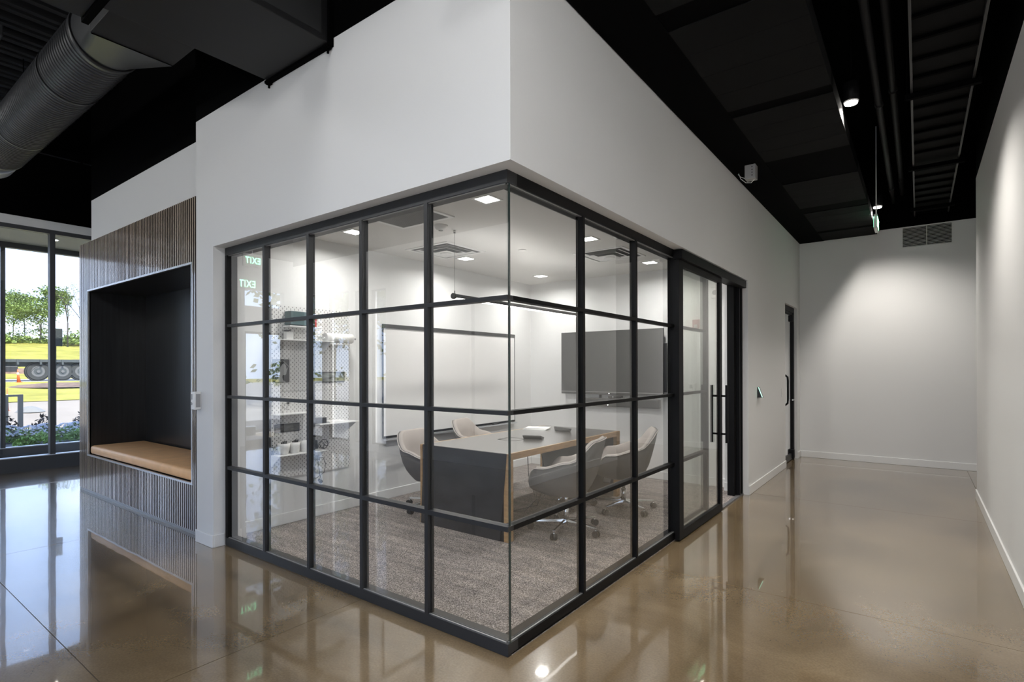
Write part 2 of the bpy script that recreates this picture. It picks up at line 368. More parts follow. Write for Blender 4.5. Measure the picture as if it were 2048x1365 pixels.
# west wall with storefront; south wall with windows
w = MB(); w.box(-8.75, -8.6, -4, 3, 3.53, 3.655)
w.box(-8.75, -8.6, -4, -3.80, 0, 3.53); w.box(-8.75, -8.6, -3.0, -2.72, 0, 3.53); w.box(-8.75, -8.6, -3.80, -3.0, 3.0, 3.53); w.box(-8.75, -8.6, -3.80, -3.0, 2.19, 2.68)
w.mi = 1; w.box(-8.75, -8.6, -4, 3, 3.655, ZD)
struct(w.build('wall_west', [M_WHITE, M_BLACKP]))
w = MB()
WIN = [(-8.20, -7.60, .12, 2.93), (-7.43, -6.77, .12, 2.91), (-6.62, -6.385, .12, 2.89), (-6.15, -5.73, .12, 2.87), (-3.80, -3.70, .45, 2.48), (-2.3, -1.2, .12, 2.9), (-.9, .2, .12, 2.9), (.5, 1.6, .12, 2.9)]  # the wide windows at the end are added to bring in daylight
px = -8.6
for a, b_, z0, z1 in WIN:
    w.box(px, a, -4.15, -4, 0, ZW); w.box(a, b_, -4.15, -4, z1, ZW); w.box(a, b_, -4.15, -4, 0, z0); px = b_
w.box(px, 2.32, -4.15, -4, 0, ZW); w.mi = 1; w.box(-8.75, 2.32, -4.15, -4, ZW, ZD)
struct(w.build('wall_south', [M_WHITE, M_BLACKP]))
for k, (a, b_, z0, z1) in enumerate(WIN):
    wn = struct(empty('window_%d' % (k+3), ((a+b_)/2, -4.07, z0)), 'dark framed window in the lobby wall behind the viewer')
    h = (b_-a)/2; H = z1-z0; t = .018
    B(-h, h, -.03, .03, 0, t*1.5).build('sill', M_FRAMEG, wn); B(-h, h, -.03, .03, H-t, H).build('head', M_FRAMEG, wn)
    B(-h, -h+t, -.03, .03, t*1.5, H-t).build('jamb', M_FRAMEG, wn); B(h-t, h, -.03, .03, t*1.5, H-t).build('jamb', M_FRAMEG, wn)
    B(-h+t, h-t, -.004, .004, t*1.5, H-t).build('pane', M_WGLASS, wn)

# storefront window_1 (inner) and vestibule window_2 (outer)
wn = struct(empty('window_1', (-8.66, 0, 0)), 'dark framed full height lobby storefront beside the slatted bench')
def fr(n, *a, m=M_STORE): return B(*a).build(n, m, wn)
fr('head', -.05, .06, -2.72, 3, 3.47, 3.53); fr('sill', -.05, .06, -2.72, 3, 0, .20)
fr('sill_ledge', -.05, .066, -2.72, 3, .2, .212, m=M_ALU)
ym = [-2.72, -1.33, .145, 1.62, 2.94]
for y in ym: fr('mullion', -.05, .06, y, y+.063, .212, 3.47)
for a, b_ in zip(ym, ym[1:]): fr('pane', -.004, .004, a+.063, b_, .212, 3.47, m=M_WGLASS)
wn = struct(empty('window_2', (-10.15, 0, 0)), 'outer dark framed glazing line of the entrance vestibule')
fr('head', -.05, .05, -4, 3, 3.44, 3.53); fr('sill', -.05, .05, -4, 3, 0, .19); fr('sill_ledge', -.05, .055, -4, 3, .19, .205, m=M_ALU)
ym = [-3.1, -1.63, -.135, 1.36, 2.9]
for y in ym: fr('mullion', -.05, .05, y, y+.058, .205, 3.44)
for a, b_ in zip(ym, ym[1:]): fr('pane', -.004, .004, a+.058, b_, .205, 3.44, m=M_WGLASS)
struct(B(-10.6, -8.75, -4, 3, 3.53, 3.70).build('ceiling_vestibule', M_STUCCO))
vl = empty('vestibule_downlight', (-9.3, .35, 3.53)); tag(vl, 'small round downlight in the beige vestibule ceiling outside the storefront', 'ceiling light')
MB().lathe([(.07, -.012), (.07, 0)]).build('trim_ring', M_PLAST, vl); MB().lathe([(.05, -.016), (.05, -.0125)]).build('lens', M_EMH, vl)
# frame + glass in west door opening (seen mirrored)
wn = struct(empty('window_12', (-8.66, -3.4, 0)), 'glazed lobby door and transom seen mirrored in the glass room')
fr('jamb', -.04, .04, -.40, -.37, 0, 2.19); fr('jamb', -.04, .04, .37, .40, 0, 2.19); fr('head', -.04, .04, -.37, .37, 2.15, 2.19); fr('sill', -.04, .04, -.37, .37, 0, .1)
fr('pane', -.004, .004, -.37, .37, .1, 2.15, m=M_WGLASS); fr('transom_pane', -.004, .004, -.4, .4, 2.68, 3.0, m=M_WGLASS)

# baseboards
def bb(n, *a): return struct(B(*a, .004).build(n, M_TRIM))
bb('baseboard_column', -3.252, -2.944, -.104, -.09, 0, .102); bb('baseboard_column_return', -2.95, -2.942, -.09, -.003, 0, .102)
bb('baseboard_hall', .09, .104, 4.43, 6.60, 0, .102); bb('baseboard_hall_end', .09, .104, 7.58, 7.82, 0, .102)
bb('baseboard_north', .104, 5.0, 7.816, 7.83, 0, .102); bb('baseboard_east', 2.156, 2.17, -4, 5.75, 0, .102); bb('baseboard_east_end', 2.156, 2.32, 5.75, 5.764, 0, .102)
bb('baseboard_meeting_left', -3.09, -3.076, .19, 4.63, .012, .115); bb('baseboard_meeting_rear', -3.07, -.171, 4.626, 4.64, .012, .115)
bb('baseboard_meeting_stub', -.17, -.03, 4.426, 4.44, .014, .116); bb('baseboard_meeting_front', -3.07, -2.952, .17, .184, .012, .115); bb('baseboard_south', -8.6, 2.15, -4.0, -3.986, 0, .102)
bb('baseboard_stub_return', -.184, -.17, 4.44, 4.62, .012, .115)

# room behind hall door
struct(B(-3.2, -.17, 4.80, 4.95, 0, 2.7).build('wall_store_south', M_WHITE))
struct(B(-3.2, -3.05, 4.95, 7.83, 0, 2.7).build('wall_store_west', pr('grey_wall', (.42, .43, .44), .6)))
struct(B(-3.2, -.171, 4.80, 7.83, 2.7, 2.76).build('ceiling_store', M_CEIL))
light('store_lamp_light', 'AREA', (-1.5, 6.4, 2.66), 14, NEUT, shape='SQUARE', size=.3)
o = empty('storage_cabinet', (-1.6, 7.45, 0)); tag(o, 'pale grey storage cabinet seen through the far hallway glass door', 'cabinet')
B(-.9, .9, -.25, .36, 0, 1.25, .006).build('body', pr('cabinet_grey', (.30, .31, .32), .5), o); B(-.89, -.01, -.27, -.25, .08, 1.22, .003).build('door', M_GREYP, o); B(.01, .89, -.27, -.25, .08, 1.22, .003).build('door', M_GREYP, o)
o = empty('wall_cabinet', (-1.6, 7.5, 1.6)); tag(o, 'white wall cupboard above the grey storage cabinet behind the far glass door', 'cabinet')
B(-.9, .9, -.1, .32, 0, .7, .004).build('body', M_PLAST, o); B(-.89, -.01, -.118, -.1, .01, .69, .003).build('door', M_PAPER, o); B(.01, .89, -.118, -.1, .01, .69, .003).build('door', M_PAPER, o)

# ================================================================== GLASS PARTITION
gp = empty('glass_partition', (0, 0, 0)); tag(gp, 'black framed corner glass partition with gridded panes around the meeting room', 'glass wall')
R = [(1.8052, 1.8278), (1.2185, 1.2410), (.6310, .6567)]
XM = [-2.335, -1.75, -1.167, -.583]
YM = [.783, 1.567]
YL = 3.255                                     # end of the fixed glass
# headers, sills, jambs
MB().box(-2.94, 0, 0, .085, 2.397, 2.46).build('header', M_FRAMEG, gp)
MB().box(-.085, 0, .085, 4.435, 2.397, 2.46).build('header', M_FRAME, gp)
MB().box(-2.94, 0, 0, .085, 0.006, .066).build('sill', M_FRAMEG, gp)
MB().box(-.085, 0, .085, 3.262, 0.006, .066).build('sill', M_FRAME, gp)
MB().box(-2.94, -.004, .004, .08, 0, .006).build('sill_shim', M_RUBBER, gp)
MB().box(-2.94, -2.905, 0, .085, .066, 2.397).build('jamb', M_FRAME, gp)
MB().box(-.085, -.01, 4.22, 4.435, 0.014, 2.397).box(-.01, .03, 4.30, 4.33, .014, 2.397).box(-.01, .03, 4.40, 4.435, .014, 2.397).build('jamb', M_FRAME, gp)
bw = .027
for x in XM: MB().box(x-bw/2, x+bw/2, 0, .05, .066, 2.397).build('mullion', M_FRAMEG, gp)
for y in YM: MB().box(-.05, 0, y-bw/2, y+bw/2, .066, 2.397).build('mullion', M_FRAME, gp)
MB().box(-.06, 0, 2.335, 2.385, .066, 2.397).build('mullion', M_FRAME, gp)
MB().box(-.06, 0, 3.20, 3.262, .066, 2.397).build('end_stile', M_FRAME, gp)
xe = [-2.905] + XM + [0]; xb = [(xe[i]+(bw/2 if i else 0), xe[i+1]-(bw/2 if i < 4 else 0)) for i in range(5)]
yb = [(0.05, YM[0]-bw/2), (YM[0]+bw/2, YM[1]-bw/2), (YM[1]+bw/2, 2.335), (2.385, 3.20)]
for z0, z1 in R:
    for a, b_ in xb: MB().box(a, b_, 0, .05, z0, z1).build('muntin', M_FRAMEG, gp)
    for a, b_ in yb: MB().box(-.05, 0, a, b_, z0, z1).build('muntin', M_FRAME, gp)
rows = [(.066, .6310), (.6567, 1.2185), (1.2410, 1.8052), (1.8278, 2.397)]
for z0, z1 in rows:
    for a, b_ in xb: MB().box(a, b_-(.004 if b_ == 0 else 0), .018, .028, z0, z1).build('glass_pane', M_GLASS, gp)
    for i, (a, b_) in enumerate(yb): MB().box(-.028, -.018, (.0285 if i == 0 else a), b_, z0, z1).build('glass_pane', M_GLASS, gp)
    MB().box(-.0175, -.0045, .0285, .0315, z0, z1).box(-.0035, -.001, .018, .028, z0, z1).build('corner_seal', M_EDGE, gp)
# glazing beads (light lines along the glass)
bead = pr('glazing_bead', (.30, .30, .30), .4, metal=.5)
MB().box(-2.905, -.02, .008, .016, .066, .070).box(-.016, -.008, .02, 3.2, .066, .070).build('glazing_bead', bead, gp)
MB().box(-2.905, -.02, .008, .016, 2.393, 2.397).box(-.016, -.008, .02, 3.2, 2.393, 2.397).build('glazing_bead', bead, gp)

# sliding door
dr = empty('door_1', (0, 0, 0)); struct(dr, 'black framed sliding glass door standing partly open in front of the fixed pane')
x0, x1 = .012, .052
MB().box(x0, x1, 2.30, 2.40, .012, 2.37).build('stile', M_FRAME, dr); MB().box(x0, x1, 3.47, 3.54, .012, 2.37).build('stile', M_FRAME, dr)
MB().box(x0, x1, 2.40, 3.47, .012, .085).build('rail', M_FRAME, dr); MB().box(x0, x1, 2.40, 3.47, 2.32, 2.37).build('rail', M_FRAME, dr)
MB().box(x0+.015, x0+.025, 2.40, 3.47, .085, 2.32).build('glass_pane', glass_mat('tinted_glass', (.90, .92, .89), 1.6), dr)
MB().box(.002, .082, 2.30, 4.40, 2.372, 2.452, .003).build('track_cover', M_FRAME, dr)
for sgn, xx in ((1, .105), (-1, -.045)):
    hd = MB().box(xx-.012, xx+.012, 3.495, 3.519, .70, 1.285, .003).build('pull_handle', M_FRAME, dr)
    for z in (.79, 1.175):
        xa, xb_ = (.052, .094) if sgn > 0 else (-.034, .012)
        MB().cyl((xa, 3.507, z), (xb_, 3.507, z), .010).build('standoff', M_FRAME, hd)
# door 2
dr = empty('door_2', (0, 0, 0)); struct(dr, 'black framed glass door with curved pull at the end of the hallway')
MB().box(-.01, .05, 6.60, 6.64, 0, 2.42).build('jamb', M_FRAME, dr); MB().box(-.01, .05, 7.49, 7.56, 0, 2.42).build('jamb', M_FRAME, dr); MB().box(-.01, .05, 6.64, 7.49, 2.34, 2.42).build('head', M_FRAME, dr)
MB().box(.015, .025, 6.645, 7.485, .10, 2.30).build('glass_pane', M_GLASS, dr); MB().box(.0, .04, 6.645, 7.485, .012, .10).build('rail', M_FRAMEG, dr); MB().box(.0, .04, 6.645, 7.485, 2.30, 2.34).build('rail', M_FRAME, dr)
MB().box(-.005, 0.07, 7.39, 7.487, .02, .16, .008).build('pivot_shoe', M_FRAME, dr); MB().box(-.005, .06, 7.40, 7.487, 2.20, 2.30, .006).build('pivot_shoe', M_FRAME, dr)
MB().tube([(.026, 6.80, .90), (.055, 6.80, .90), (.085, 6.80, .93), (.09, 6.80, .98), (.09, 6.80, 1.27), (.085, 6.80, 1.32), (.055, 6.80, 1.35), (.026, 6.80, 1.35)], .014).build('pull_handle', M_FRAME, dr)
MB().cyl((.05, 7.42, .95), (.05, 7.50, .95), .012).build('lock', M_CHROME, dr)

# ================================================================== BENCH NOOK
bn = empty('slatted_bench_nook', (-4.9, 0, 0)); tag(bn, 'tall slatted wood wall unit with a black lined seating nook beside the storefront', 'built-in bench')
X = lambda v: v+4.9
XL, XR, OL, OR, OB, OT, TP = -6.57, -3.257, -6.27, -3.495, .452, 2.39, 2.977
f = MB(); yb0, yb1 = -.014, .0
f.box(X(XL), X(OL), yb0, yb1, .03, TP); f.box(X(OR), X(XR), yb0, yb1, .03, TP); f.box(X(OL), X(OR), yb0, yb1, OT, TP); f.box(X(OL), X(OR), yb0, yb1, .03, OB)
f.build('backing_panel', M_FELT, bn)
n = MB()
n.box(X(OL), X(OR), .58, .60, OB, OT); n.box(X(OL)-.02, X(OL), 0, .60, OB-.02, OT+.02); n.box(X(OR), X(OR)+.02, 0, .60, OB-.02, OT+.02); n.box(X(OL), X(OR), 0, .60, OT, OT+.02); n.box(X(OL), X(OR), 0, .60, OB-.02, OB)
n.build('nook_lining', M_NOOK, bn)
for k in (1,):
    MB().box(X(-4.55), X(-4.547), .578, .5795, OB, OT).build('panel_joint', M_FELT, bn)
MB().box(X(XL), X(XR)-.003, -.028, .60, 0, .03).build('plinth', pr('plinth_metal', (.22, .22, .22), .4, metal=.5), bn)
MB().box(X(XL), X(XL)+.02, 0, .6, .03, TP).box(X(XL)+.02, X(XR)-.003, 0, .088, TP-.02, TP).build('side_panel', M_SLAT, bn)
t = .018
tr = MB(); tr.box(X(OL)-t, X(OL), -.034, -.0, OB-t, OT+t); tr.box(X(OR), X(OR)+t, -.034, -.0, OB-t, OT+t); tr.box(X(OL), X(OR), -.034, 0, OT, OT+t); tr.box(X(OL), X(OR), -.034, 0, OB-t, OB)
tr.build('opening_trim', M_ALU, bn)
pitch_ = .0392; sw = .020
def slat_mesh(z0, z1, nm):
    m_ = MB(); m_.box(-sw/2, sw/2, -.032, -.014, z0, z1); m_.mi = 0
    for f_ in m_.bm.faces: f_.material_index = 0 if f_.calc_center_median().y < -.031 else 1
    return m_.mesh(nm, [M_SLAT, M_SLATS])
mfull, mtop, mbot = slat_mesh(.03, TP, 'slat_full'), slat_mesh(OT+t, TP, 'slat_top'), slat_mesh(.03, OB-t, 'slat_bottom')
x = XL+.012
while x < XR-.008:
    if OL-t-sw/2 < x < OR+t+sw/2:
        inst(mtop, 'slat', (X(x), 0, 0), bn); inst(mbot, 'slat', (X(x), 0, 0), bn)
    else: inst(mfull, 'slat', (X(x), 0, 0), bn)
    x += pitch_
# cushion
cu = MB(); cu.box(-6.235, -3.51, -.018, .56, .456, .556, .028)
c = cu.build('seat_cushion', M_TAN); bpy.context.view_layer.update()
for p in c.data.polygons: p.use_smooth = True
tag(c, 'long tan leather seat pad lying in the black bench nook', 'cushion')

# wall devices ---------------------------------------------------------
d = empty('wall_control', (-3.19, -.09, 1.12)); tag(d, 'small white control box on the column edge beside the slats', 'wall device')
B(-.045, .03, -.055, 0, 0, .15, .006).build('housing', M_PLAST, d); B(-.038, -.012, -.0575, -.055, .085, .13).build('display', M_GREYP, d); MB().cyl((-.025, -.055, .05), (-.025, -.058, .05), .012).build('button', M_GREYP, d); B(.0305, .032, -.045, -.01, .02, .13).build('side_cover', M_GREYP, d)
d = empty('card_reader', (.09, 4.91, 1.10)); tag(d, 'black wedge card reader with a green light strip on the hallway wall', 'card reader')
MB().prism([(0, -.045, 0), (.055, -.045, .0), (.012, -.045, .125), (0, -.045, .125)], (0, .09, 0)).build('housing', M_RUBBER, d)
MB().prism([(.0553, -.046, .006), (.0593, -.046, .006), (.0165, -.046, .122), (.0125, -.046, .122)], (0, .006, 0)).build('light_strip', M_EMT, d)
MB().prism([(.0535, -.036, .008), (.0555, -.036, .008), (.0157, -.036, .120), (.0137, -.036, .120)], (0, .076, 0)).build('face_plate', M_GREYP, d)
d = empty('switch_plate', (.09, 6.33, 1.05)); tag(d, 'small pale switch plate on the wall beside the far glass door', 'light switch')
B(0, .006, -.035, .035, 0, .115, .002).build('plate', M_PLAST, d); B(.006, .011, -.012, .012, .03, .085, .001).build('rocker', M_PAPER, d)
d = empty('thermostat', (-.62, 4.64, 1.16)); tag(d, 'small white thermostat on the meeting room rear wall', 'thermostat')
B(-.045, .045, -.03, 0, 0, .11, .006).build('housing', M_PLAST, d); B(-.025, .01, -.0315, -.03, .045, .09).build('display', M_GREYP, d)
d = empty('fire_strobe', (-.56, 4.64, 1.95)); tag(d, 'dusky red fire alarm strobe on the meeting room rear wall', 'fire alarm')
B(-.045, .045, -.045, 0, 0, .115, .008).build('housing', pr('alarm_red', (.33, .10, .09), .4), d); B(-.02, .02, -.06, -.045, .01, .05, .004).build('lens', M_GREYP, d)
d = empty('ceiling_speaker', (-.33, 4.64, 2.31)); tag(d, 'white curved alarm speaker high on the rear wall behind the door', 'alarm speaker')
B(-.05, .05, -.04, 0, 0, .14, .015).build('housing', M_PLAST, d); MB().cyl((0, -.04, .07), (0, -.045, .07), .03).build('grille', M_GREYP, d)

# ================================================================== MEETING ROOM CONTENT
tb = empty('conference_table', (-1.585, 2.45, .012)); tag(tb, 'long dark topped conference table with oak edges and steel slab ends', 'table')
hx, hy, H = .52, 1.05, .735
B(-hx+.022, hx-.022, -hy+.012, hy-.012, H-.003, H+.0).build('table_top', M_TTOP, tb)
e = MB(); e.box(hx-.022, hx, -hy, hy, H-.055, H); e.box(-hx, -hx+.022, -hy, hy, H-.055, H); e.build('oak_edge', M_OAK, tb)
B(-hx+.022, hx-.022, -hy+.012, hy-.012, H-.05, H-.003).build('table_core', M_RUBBER, tb)
for s in (-1, 1):
    y0, y1 = (-hy, -hy+.075) if s < 0 else (hy-.075, hy)
    lg = MB().box(-hx+.03, hx-.045, y0+.004, y1-.004, 0, H-.05).build('slab_leg', M_RUBBER, tb)
    MB().box(hx-.045, hx-.001, y0+.001, y1-.001, 0, H-.055).box(-hx+.001, -hx+.03, y0+.001, y1-.001, 0, H-.055).build('oak_upright', M_OAK, lg)
    yo = -hy-.003 if s < 0 else hy-.001
    MB().prism([(-hx+.012, yo, .0), (hx-.085, yo, .0), (hx-.012, yo, H-.001), (-hx+.052, yo, H-.001)], (0, .005, 0)).build('steel_panel', M_TEND, lg)
    yi = hy-.0765 if s > 0 else -hy+.0745
    MB().box(-hx+.03, hx-.045, yi, yi+.002, .0, H-.055).build('inner_panel', pr('inner_steel', (.04, .04, .042), .4), lg)
# outlet plate on the far slab
d = tag(MB().prism([(-1.24, 3.42, .16), (-1.15, 3.42, .16), (-1.12, 3.42, .31), (-1.20, 3.42, .31)], (0, .0035, 0)).build('power_plate', M_GREYP), 'grey power plate on the inside of the far table slab', 'power outlet')
cb = MB(); cb.tube([(-1.4, 2.15, .69), (-1.42, 2.2, .4), (-1.40, 2.3, .15), (-1.5, 2.25, .03), (-1.75, 2.1, .02), (-1.85, 1.95, .02)], .004).tube([(-1.35, 2.3, .69), (-1.32, 2.36, .35), (-1.42, 2.35, .08), (-1.62, 2.25, .02), (-1.8, 2.15, .02)], .004)
tag(cb.build('hanging_cable', M_RUBBER), 'thin black cords hanging in loops under the table', 'cord')
# items on the table
zt = .012+.735
d = empty('touch_controller', (-1.47, 2.36, zt), math.radians(200)); tag(d, 'black wedge shaped touch controller on the conference table', 'controller')
MB().prism([(-.095, -.06, 0), (-.095, .03, 0), (-.095, .075, .032), (-.095, .07, .040), (-.095, -.065, .008)], (.19, 0, 0)).build('housing', M_RUBBER, d); MB().prism([(-.085, -.055, .0112), (-.085, .062, .0382), (-.085, .062, .0395), (-.085, -.055, .0125)], (.17, 0, 0)).build('display', M_SCREEN, d)
d = MB(); hh = .11
d.box(-hh, hh, -.1, -.094, 0, .002).box(-hh, hh, .094, .1, 0, .002).box(-hh, -hh+.006, -.094, .094, 0, .002).box(hh-.006, hh, -.094, .094, 0, .002)
o = d.build('cable_hatch', M_RUBBER); o.location = (-1.62, 2.2, zt); tag(o, 'thin dark square outline of a cable hatch in the table top', 'cable hatch')
d = MB()
for k in range(5):
    a = [(.10*math.cos(t_*PI/6+k)*(1+.1*k), .045*math.sin(t_*PI/6+k*.7), .010+.006*k) for t_ in range(13)]
    d.tube(a, .007, 6)
o = d.build('coiled_cable', M_RUBBER); o.location = (-1.58, 3.1, zt); tag(o, 'coiled black cable lying on the far half of the table', 'cable')
for k in range(3):
    o = B(-.14, .14, -.1, .1, 0, .006).build('paper_pad', M_PAPER); o.location = (-1.93, 3.1+.01*k, zt+.0065*k); o.rotation_euler = (0, 0, .1*k+.2)
    tag(o, ('bottom', 'middle', 'top')[k]+' one of the white pads stacked at the far left table corner', 'paper pad', 'white pads on the table')

# television
tv = empty('television', (-1.72, 4.62, 1.10)); tag(tv, 'large dark wall mounted television on the rear wall', 'television')
B(-.76, .76, -.085, -.045, 0, .875, .004).build('housing', M_BEZEL, tv); B(-.735, .735, -.0875, -.0852, .05, .855).build('screen', M_SCREEN, tv); B(-.76, .76, -.088, -.0852, .03, .038).build('lower_trim', M_GREYP, tv)
B(-.3, .3, -.045, .018, .25, .65).build('wall_bracket', M_RUBBER, tv); B(.60, .79, -.045, -.01, .05, .68, .003).build('shadow_slab', M_BEZEL, tv)  # dark slab at the screen edge stands in for its wall shadow
MB().cyl((0.0, -.0885, .015), (0, -.0853, .015), .006).build('power_light', M_LED, tv)
o = empty('sound_bar', (-1.62, 4.62, .935)); tag(o, 'long grey sound bar mounted below the television', 'speaker')
B(-.60, .60, -.08, -.0, 0, .115, .01).build('housing', M_BEZEL, o); B(-.58, .58, -.083, -.08, .012, .103).build('speaker_grille', M_SCREEN, o); MB().cyl((-.12, -.085, .05), (-.12, -.082, .05), .006).cyl((-.12, -.085, .025), (-.12, -.082, .025), .006).build('status_lights', M_LED, o)
MB().box(-.28, -.25, -.03, -.01, .115, .16).box(.2, .23, -.03, -.01, .115, .16).build('bracket', M_RUBBER, o)
o = empty('conference_camera', (-1.62, 4.54, 1.06)); tag(o, 'small black conference camera between television and sound bar', 'camera')
B(-.10, .10, -.05, .01, .0, .03, .006).build('housing', M_RUBBER, o); MB().cyl((-.02, -.05, .015), (-.02, -.056, .015), .010).build('lens', M_CHROME, o)

# whiteboard
wb = empty('whiteboard', (-3.09, 2.98, .70)); tag(wb, 'wide whiteboard with dark top rail and pen tray on the left wall', 'whiteboard')
B(.006, .016, -1.21, 1.21, 0, 1.25).build('board', M_BOARD, wb)
B(.006, .026, -1.22, 1.22, 1.212, 1.256).build('top_rail', pr('dark_rail', (.045, .045, .045), .45), wb)
B(.006, .024, -1.22, 1.22, -.012, .012).build('bottom_rail', M_FRAME, wb)
B(.006, .022, -1.222, -1.210, .012, 1.212).build('side_rail', M_FRAME, wb); B(.006, .022, 1.214, 1.222, .012, 1.212).build('side_rail', pr('thin_rail', (.3, .3, .3), .4), wb)
MB().prism([(.006, -1.2, -.014), (.075, -1.2, -.022), (.08, -1.2, -.012), (.082, -1.2, -.03), (.006, -1.2, -.045)], (0, 2.4, 0)).build('pen_tray', M_ALU, wb)
o = B(-.02, .02, -.065, .065, 0, .025, .004).build('board_eraser', M_RUBBER); o.location = (-3.045, 3.72, .682); tag(o, 'black eraser resting on the whiteboard tray', 'eraser')

# pegboard & what it carries
XP = -3.09
pg = empty('pegboard', (XP, .9, .45)); tag(pg, 'white slotted pegboard panels fixed to the left wall', 'pegboard')
for zz0, zz1 in ((0, .80), (.803, 1.60)):
    for y0, y1 in ((-.42, -.001), (.001, .42)): B(.012, .026, y0, y1, zz0, zz1).build('panel', M_PEG, pg)
def shelf(y0, y1, z, dep, lab, bk=True):
    o = empty('peg_shelf', (XP+.026, (y0+y1)/2, z)); tag(o, lab, 'shelf', 'white shelves hooked on the pegboard')
    h = (y1-y0)/2
    B(0, dep, -h, h, -.010, 0, .002).build('board', M_PLAST, o)
    if bk:
        for yy in (-h+.02, h-.026): MB().prism([(0, yy, -.010), (dep*.9, yy, -.010), (0, yy, -.12)], (0, .006, 0)).build('bracket', M_PLAST, o)
    return o
shelf(.46, 1.02, 1.73, .16, 'topmost white peg shelf under the teal box')
shelf(.46, .80, 1.05, .14, 'small white peg shelf above the dark framed picture', False)
shelf(.84, 1.29, .935, .20, 'white peg shelf carrying the black box')
shelf(.44, .95, .68, .16, 'lowest white peg shelf carrying the pots')
o = B(0, .10, .60, .78, 1.87, 1.995, .003).build('teal_box', M_TEAL); o.location.x = XP+.027; tag(o, 'dark teal box high on the pegboard', 'box')
o = empty('red_box', (XP+.027, .86, 1.86)); tag(o, 'narrow red and white carton beside the teal box on the pegboard', 'box'); B(0, .08, -.04, 0, 0, .09).build('sleeve', M_PAPER, o); B(0, .08, .0, .022, 0, .09).build('spine', M_RED, o)
o = empty('box_ledge', (XP+.027, .74, 1.86)); tag(o, 'white ledge under the teal and red boxes on the pegboard', 'shelf'); B(0, .12, -.16, .17, -.012, 0, .002).build('board', M_PLAST, o)
o = MB(); o.box(0, .05, -.035, .035, 0, .07, .003); o = o.build('white_block', M_PLAST); o.location = (XP+.05, .61, 1.731); tag(o, 'small white block on the topmost peg shelf', 'block')
o = empty('bird_figure', (XP+.075, .605, 1.8015)); tag(o, 'tiny dark bird figure perched on the white block', 'figurine')
MB().tube([(0, -.035, .012), (0, -.012, .012), (0, .012, .016), (0, .03, .022)], .007, 8).build('body', M_RUBBER, o); MB().tube([(0, -.012, .014), (.004, -.055, .008)], .003, 6).tube([(0, .0, .014), (0, .0, 0)], .002, 6).build('tail', M_RUBBER, o)
o = empty('paper_roll', (XP+.11, 1.12, 1.765)); tag(o, 'thick white paper roll on a holder at the pegboard edge', 'paper roll')
MB().cyl((0, -.15, 0), (0, .16, 0), .048, seg=24).build('roll', M_PAPER, o); MB().cyl((0, -.18, 0), (0, .21, 0), .01).build('rod', M_CHROME, o); MB().box(-.084, .0, -.17, -.16, -.01, .01).box(-.084, 0, .175, .185, -.01, .01).build('holder', M_PLAST, o)
o = empty('portrait_poster', (XP+.027, .56, 1.335)); tag(o, 'black poster with a pale line drawing of a woman in profile', 'poster')
B(0, .004, -.085, .085, 0, .215).build('sheet', pr('poster_black', (.03, .03, .032), .5), o)
face = [(-.06, .005), (-.025, .045), (-.03, .08), (-.052, .115), (-.05, .15), (-.025, .172), (.0, .185), (.03, .178), (.05, .155), (.052, .135), (.064, .112), (.055, .108), (.058, .098), (.052, .09), (.052, .078), (.04, .066), (.018, .068), (.012, .05), (.02, .02), (.05, .003)]
MB().prism([(.0042, a, b_) for a, b_ in face], (.0012, 0, 0)).build('profile_drawing', M_GREYP, o)
hair = [(-.05, .10), (-.052, .15), (-.025, .172), (0, .186), (.03, .176), (.012, .168), (-.008, .14), (-.012, .11), (-.022, .098), (-.035, .112)]
MB().prism([(.0056, a, b_) for a, b_ in hair], (.001, 0, 0)).build('hair_shape', M_RUBBER, o)
MB().tube([(.006, -.07, .03), (.006, -.05, .09), (.006, -.078, .15), (.006, -.045, .195), (.006, .02, .20), (.006, .075, .15), (.006, .06, .12)], .0012, 5).build('scarf_line', M_PAPER, o)
o = empty('landscape_print', (XP+.027, 1.07, 1.325)); tag(o, 'wide grey landscape print pinned beside the portrait poster', 'picture')
B(0, .006, -.18, .18, 0, .105).build('frame', M_RUBBER, o); B(.006, .007, -.172, .172, .008, .097).build('print', pr('grey_print', (.18, .19, .18), .5, noise=(14, .7, (1, 1, 3))), o)
o = empty('dark_print', (XP+.027, .62, .872)); tag(o, 'dark framed picture with swirling lines above the pots', 'picture')
B(0, .008, -.125, .125, 0, .078).build('frame', M_RUBBER, o); B(.008, .009, -.117, .117, .008, .07).build('print', pr('dark_print', (.08, .08, .08), .5, noise=(18, .9, (1, 1, 4))), o)
o = empty('wire_hook', (XP+.027, .63, 1.14)); tag(o, 'curled black wire hook above the small peg shelf', 'hook')
MB().tube([(0, 0, 0), (.03, -.02, .002), (.05, -.06, -.004), (.05, -.085, -.02), (.05, -.06, -.045), (.05, -.03, -.06)], .002, 6).build('wire', M_RUBBER, o); B(0, .012, -.008, .01, -.008, .008).build('clip', M_RUBBER, o)
for k, (y, r_, cc) in enumerate(((.545, .058, 'clear fluted'), (.655, .050, 'white'), (.76, .050, 'white'))):
    o = empty('desk_pot', (XP+.10, y, .6805)); tag(o, ['fluted pale cup with dark clips in it on the lowest peg shelf', 'middle of the three white cups on the lowest peg shelf', 'plain white cup nearest the wire tangle on the lowest peg shelf'][k], 'pot', 'cups on the lowest peg shelf')
    MB().lathe([(.040, 0), (r_*.9, .06), (r_, .10), (r_-.004, .10), (r_*.85, .03), (.02, .01)]).build('cup', M_PAPER, o)
    if k < 2:
        c_ = MB()
        for q in range(7): c_.box(-.03+.009*q, -.024+.009*q, -.01+.01*(q % 3), 0+.01*(q % 3), .05, .105+.008*(q % 3))
        c_.build('clips', M_RUBBER, o)
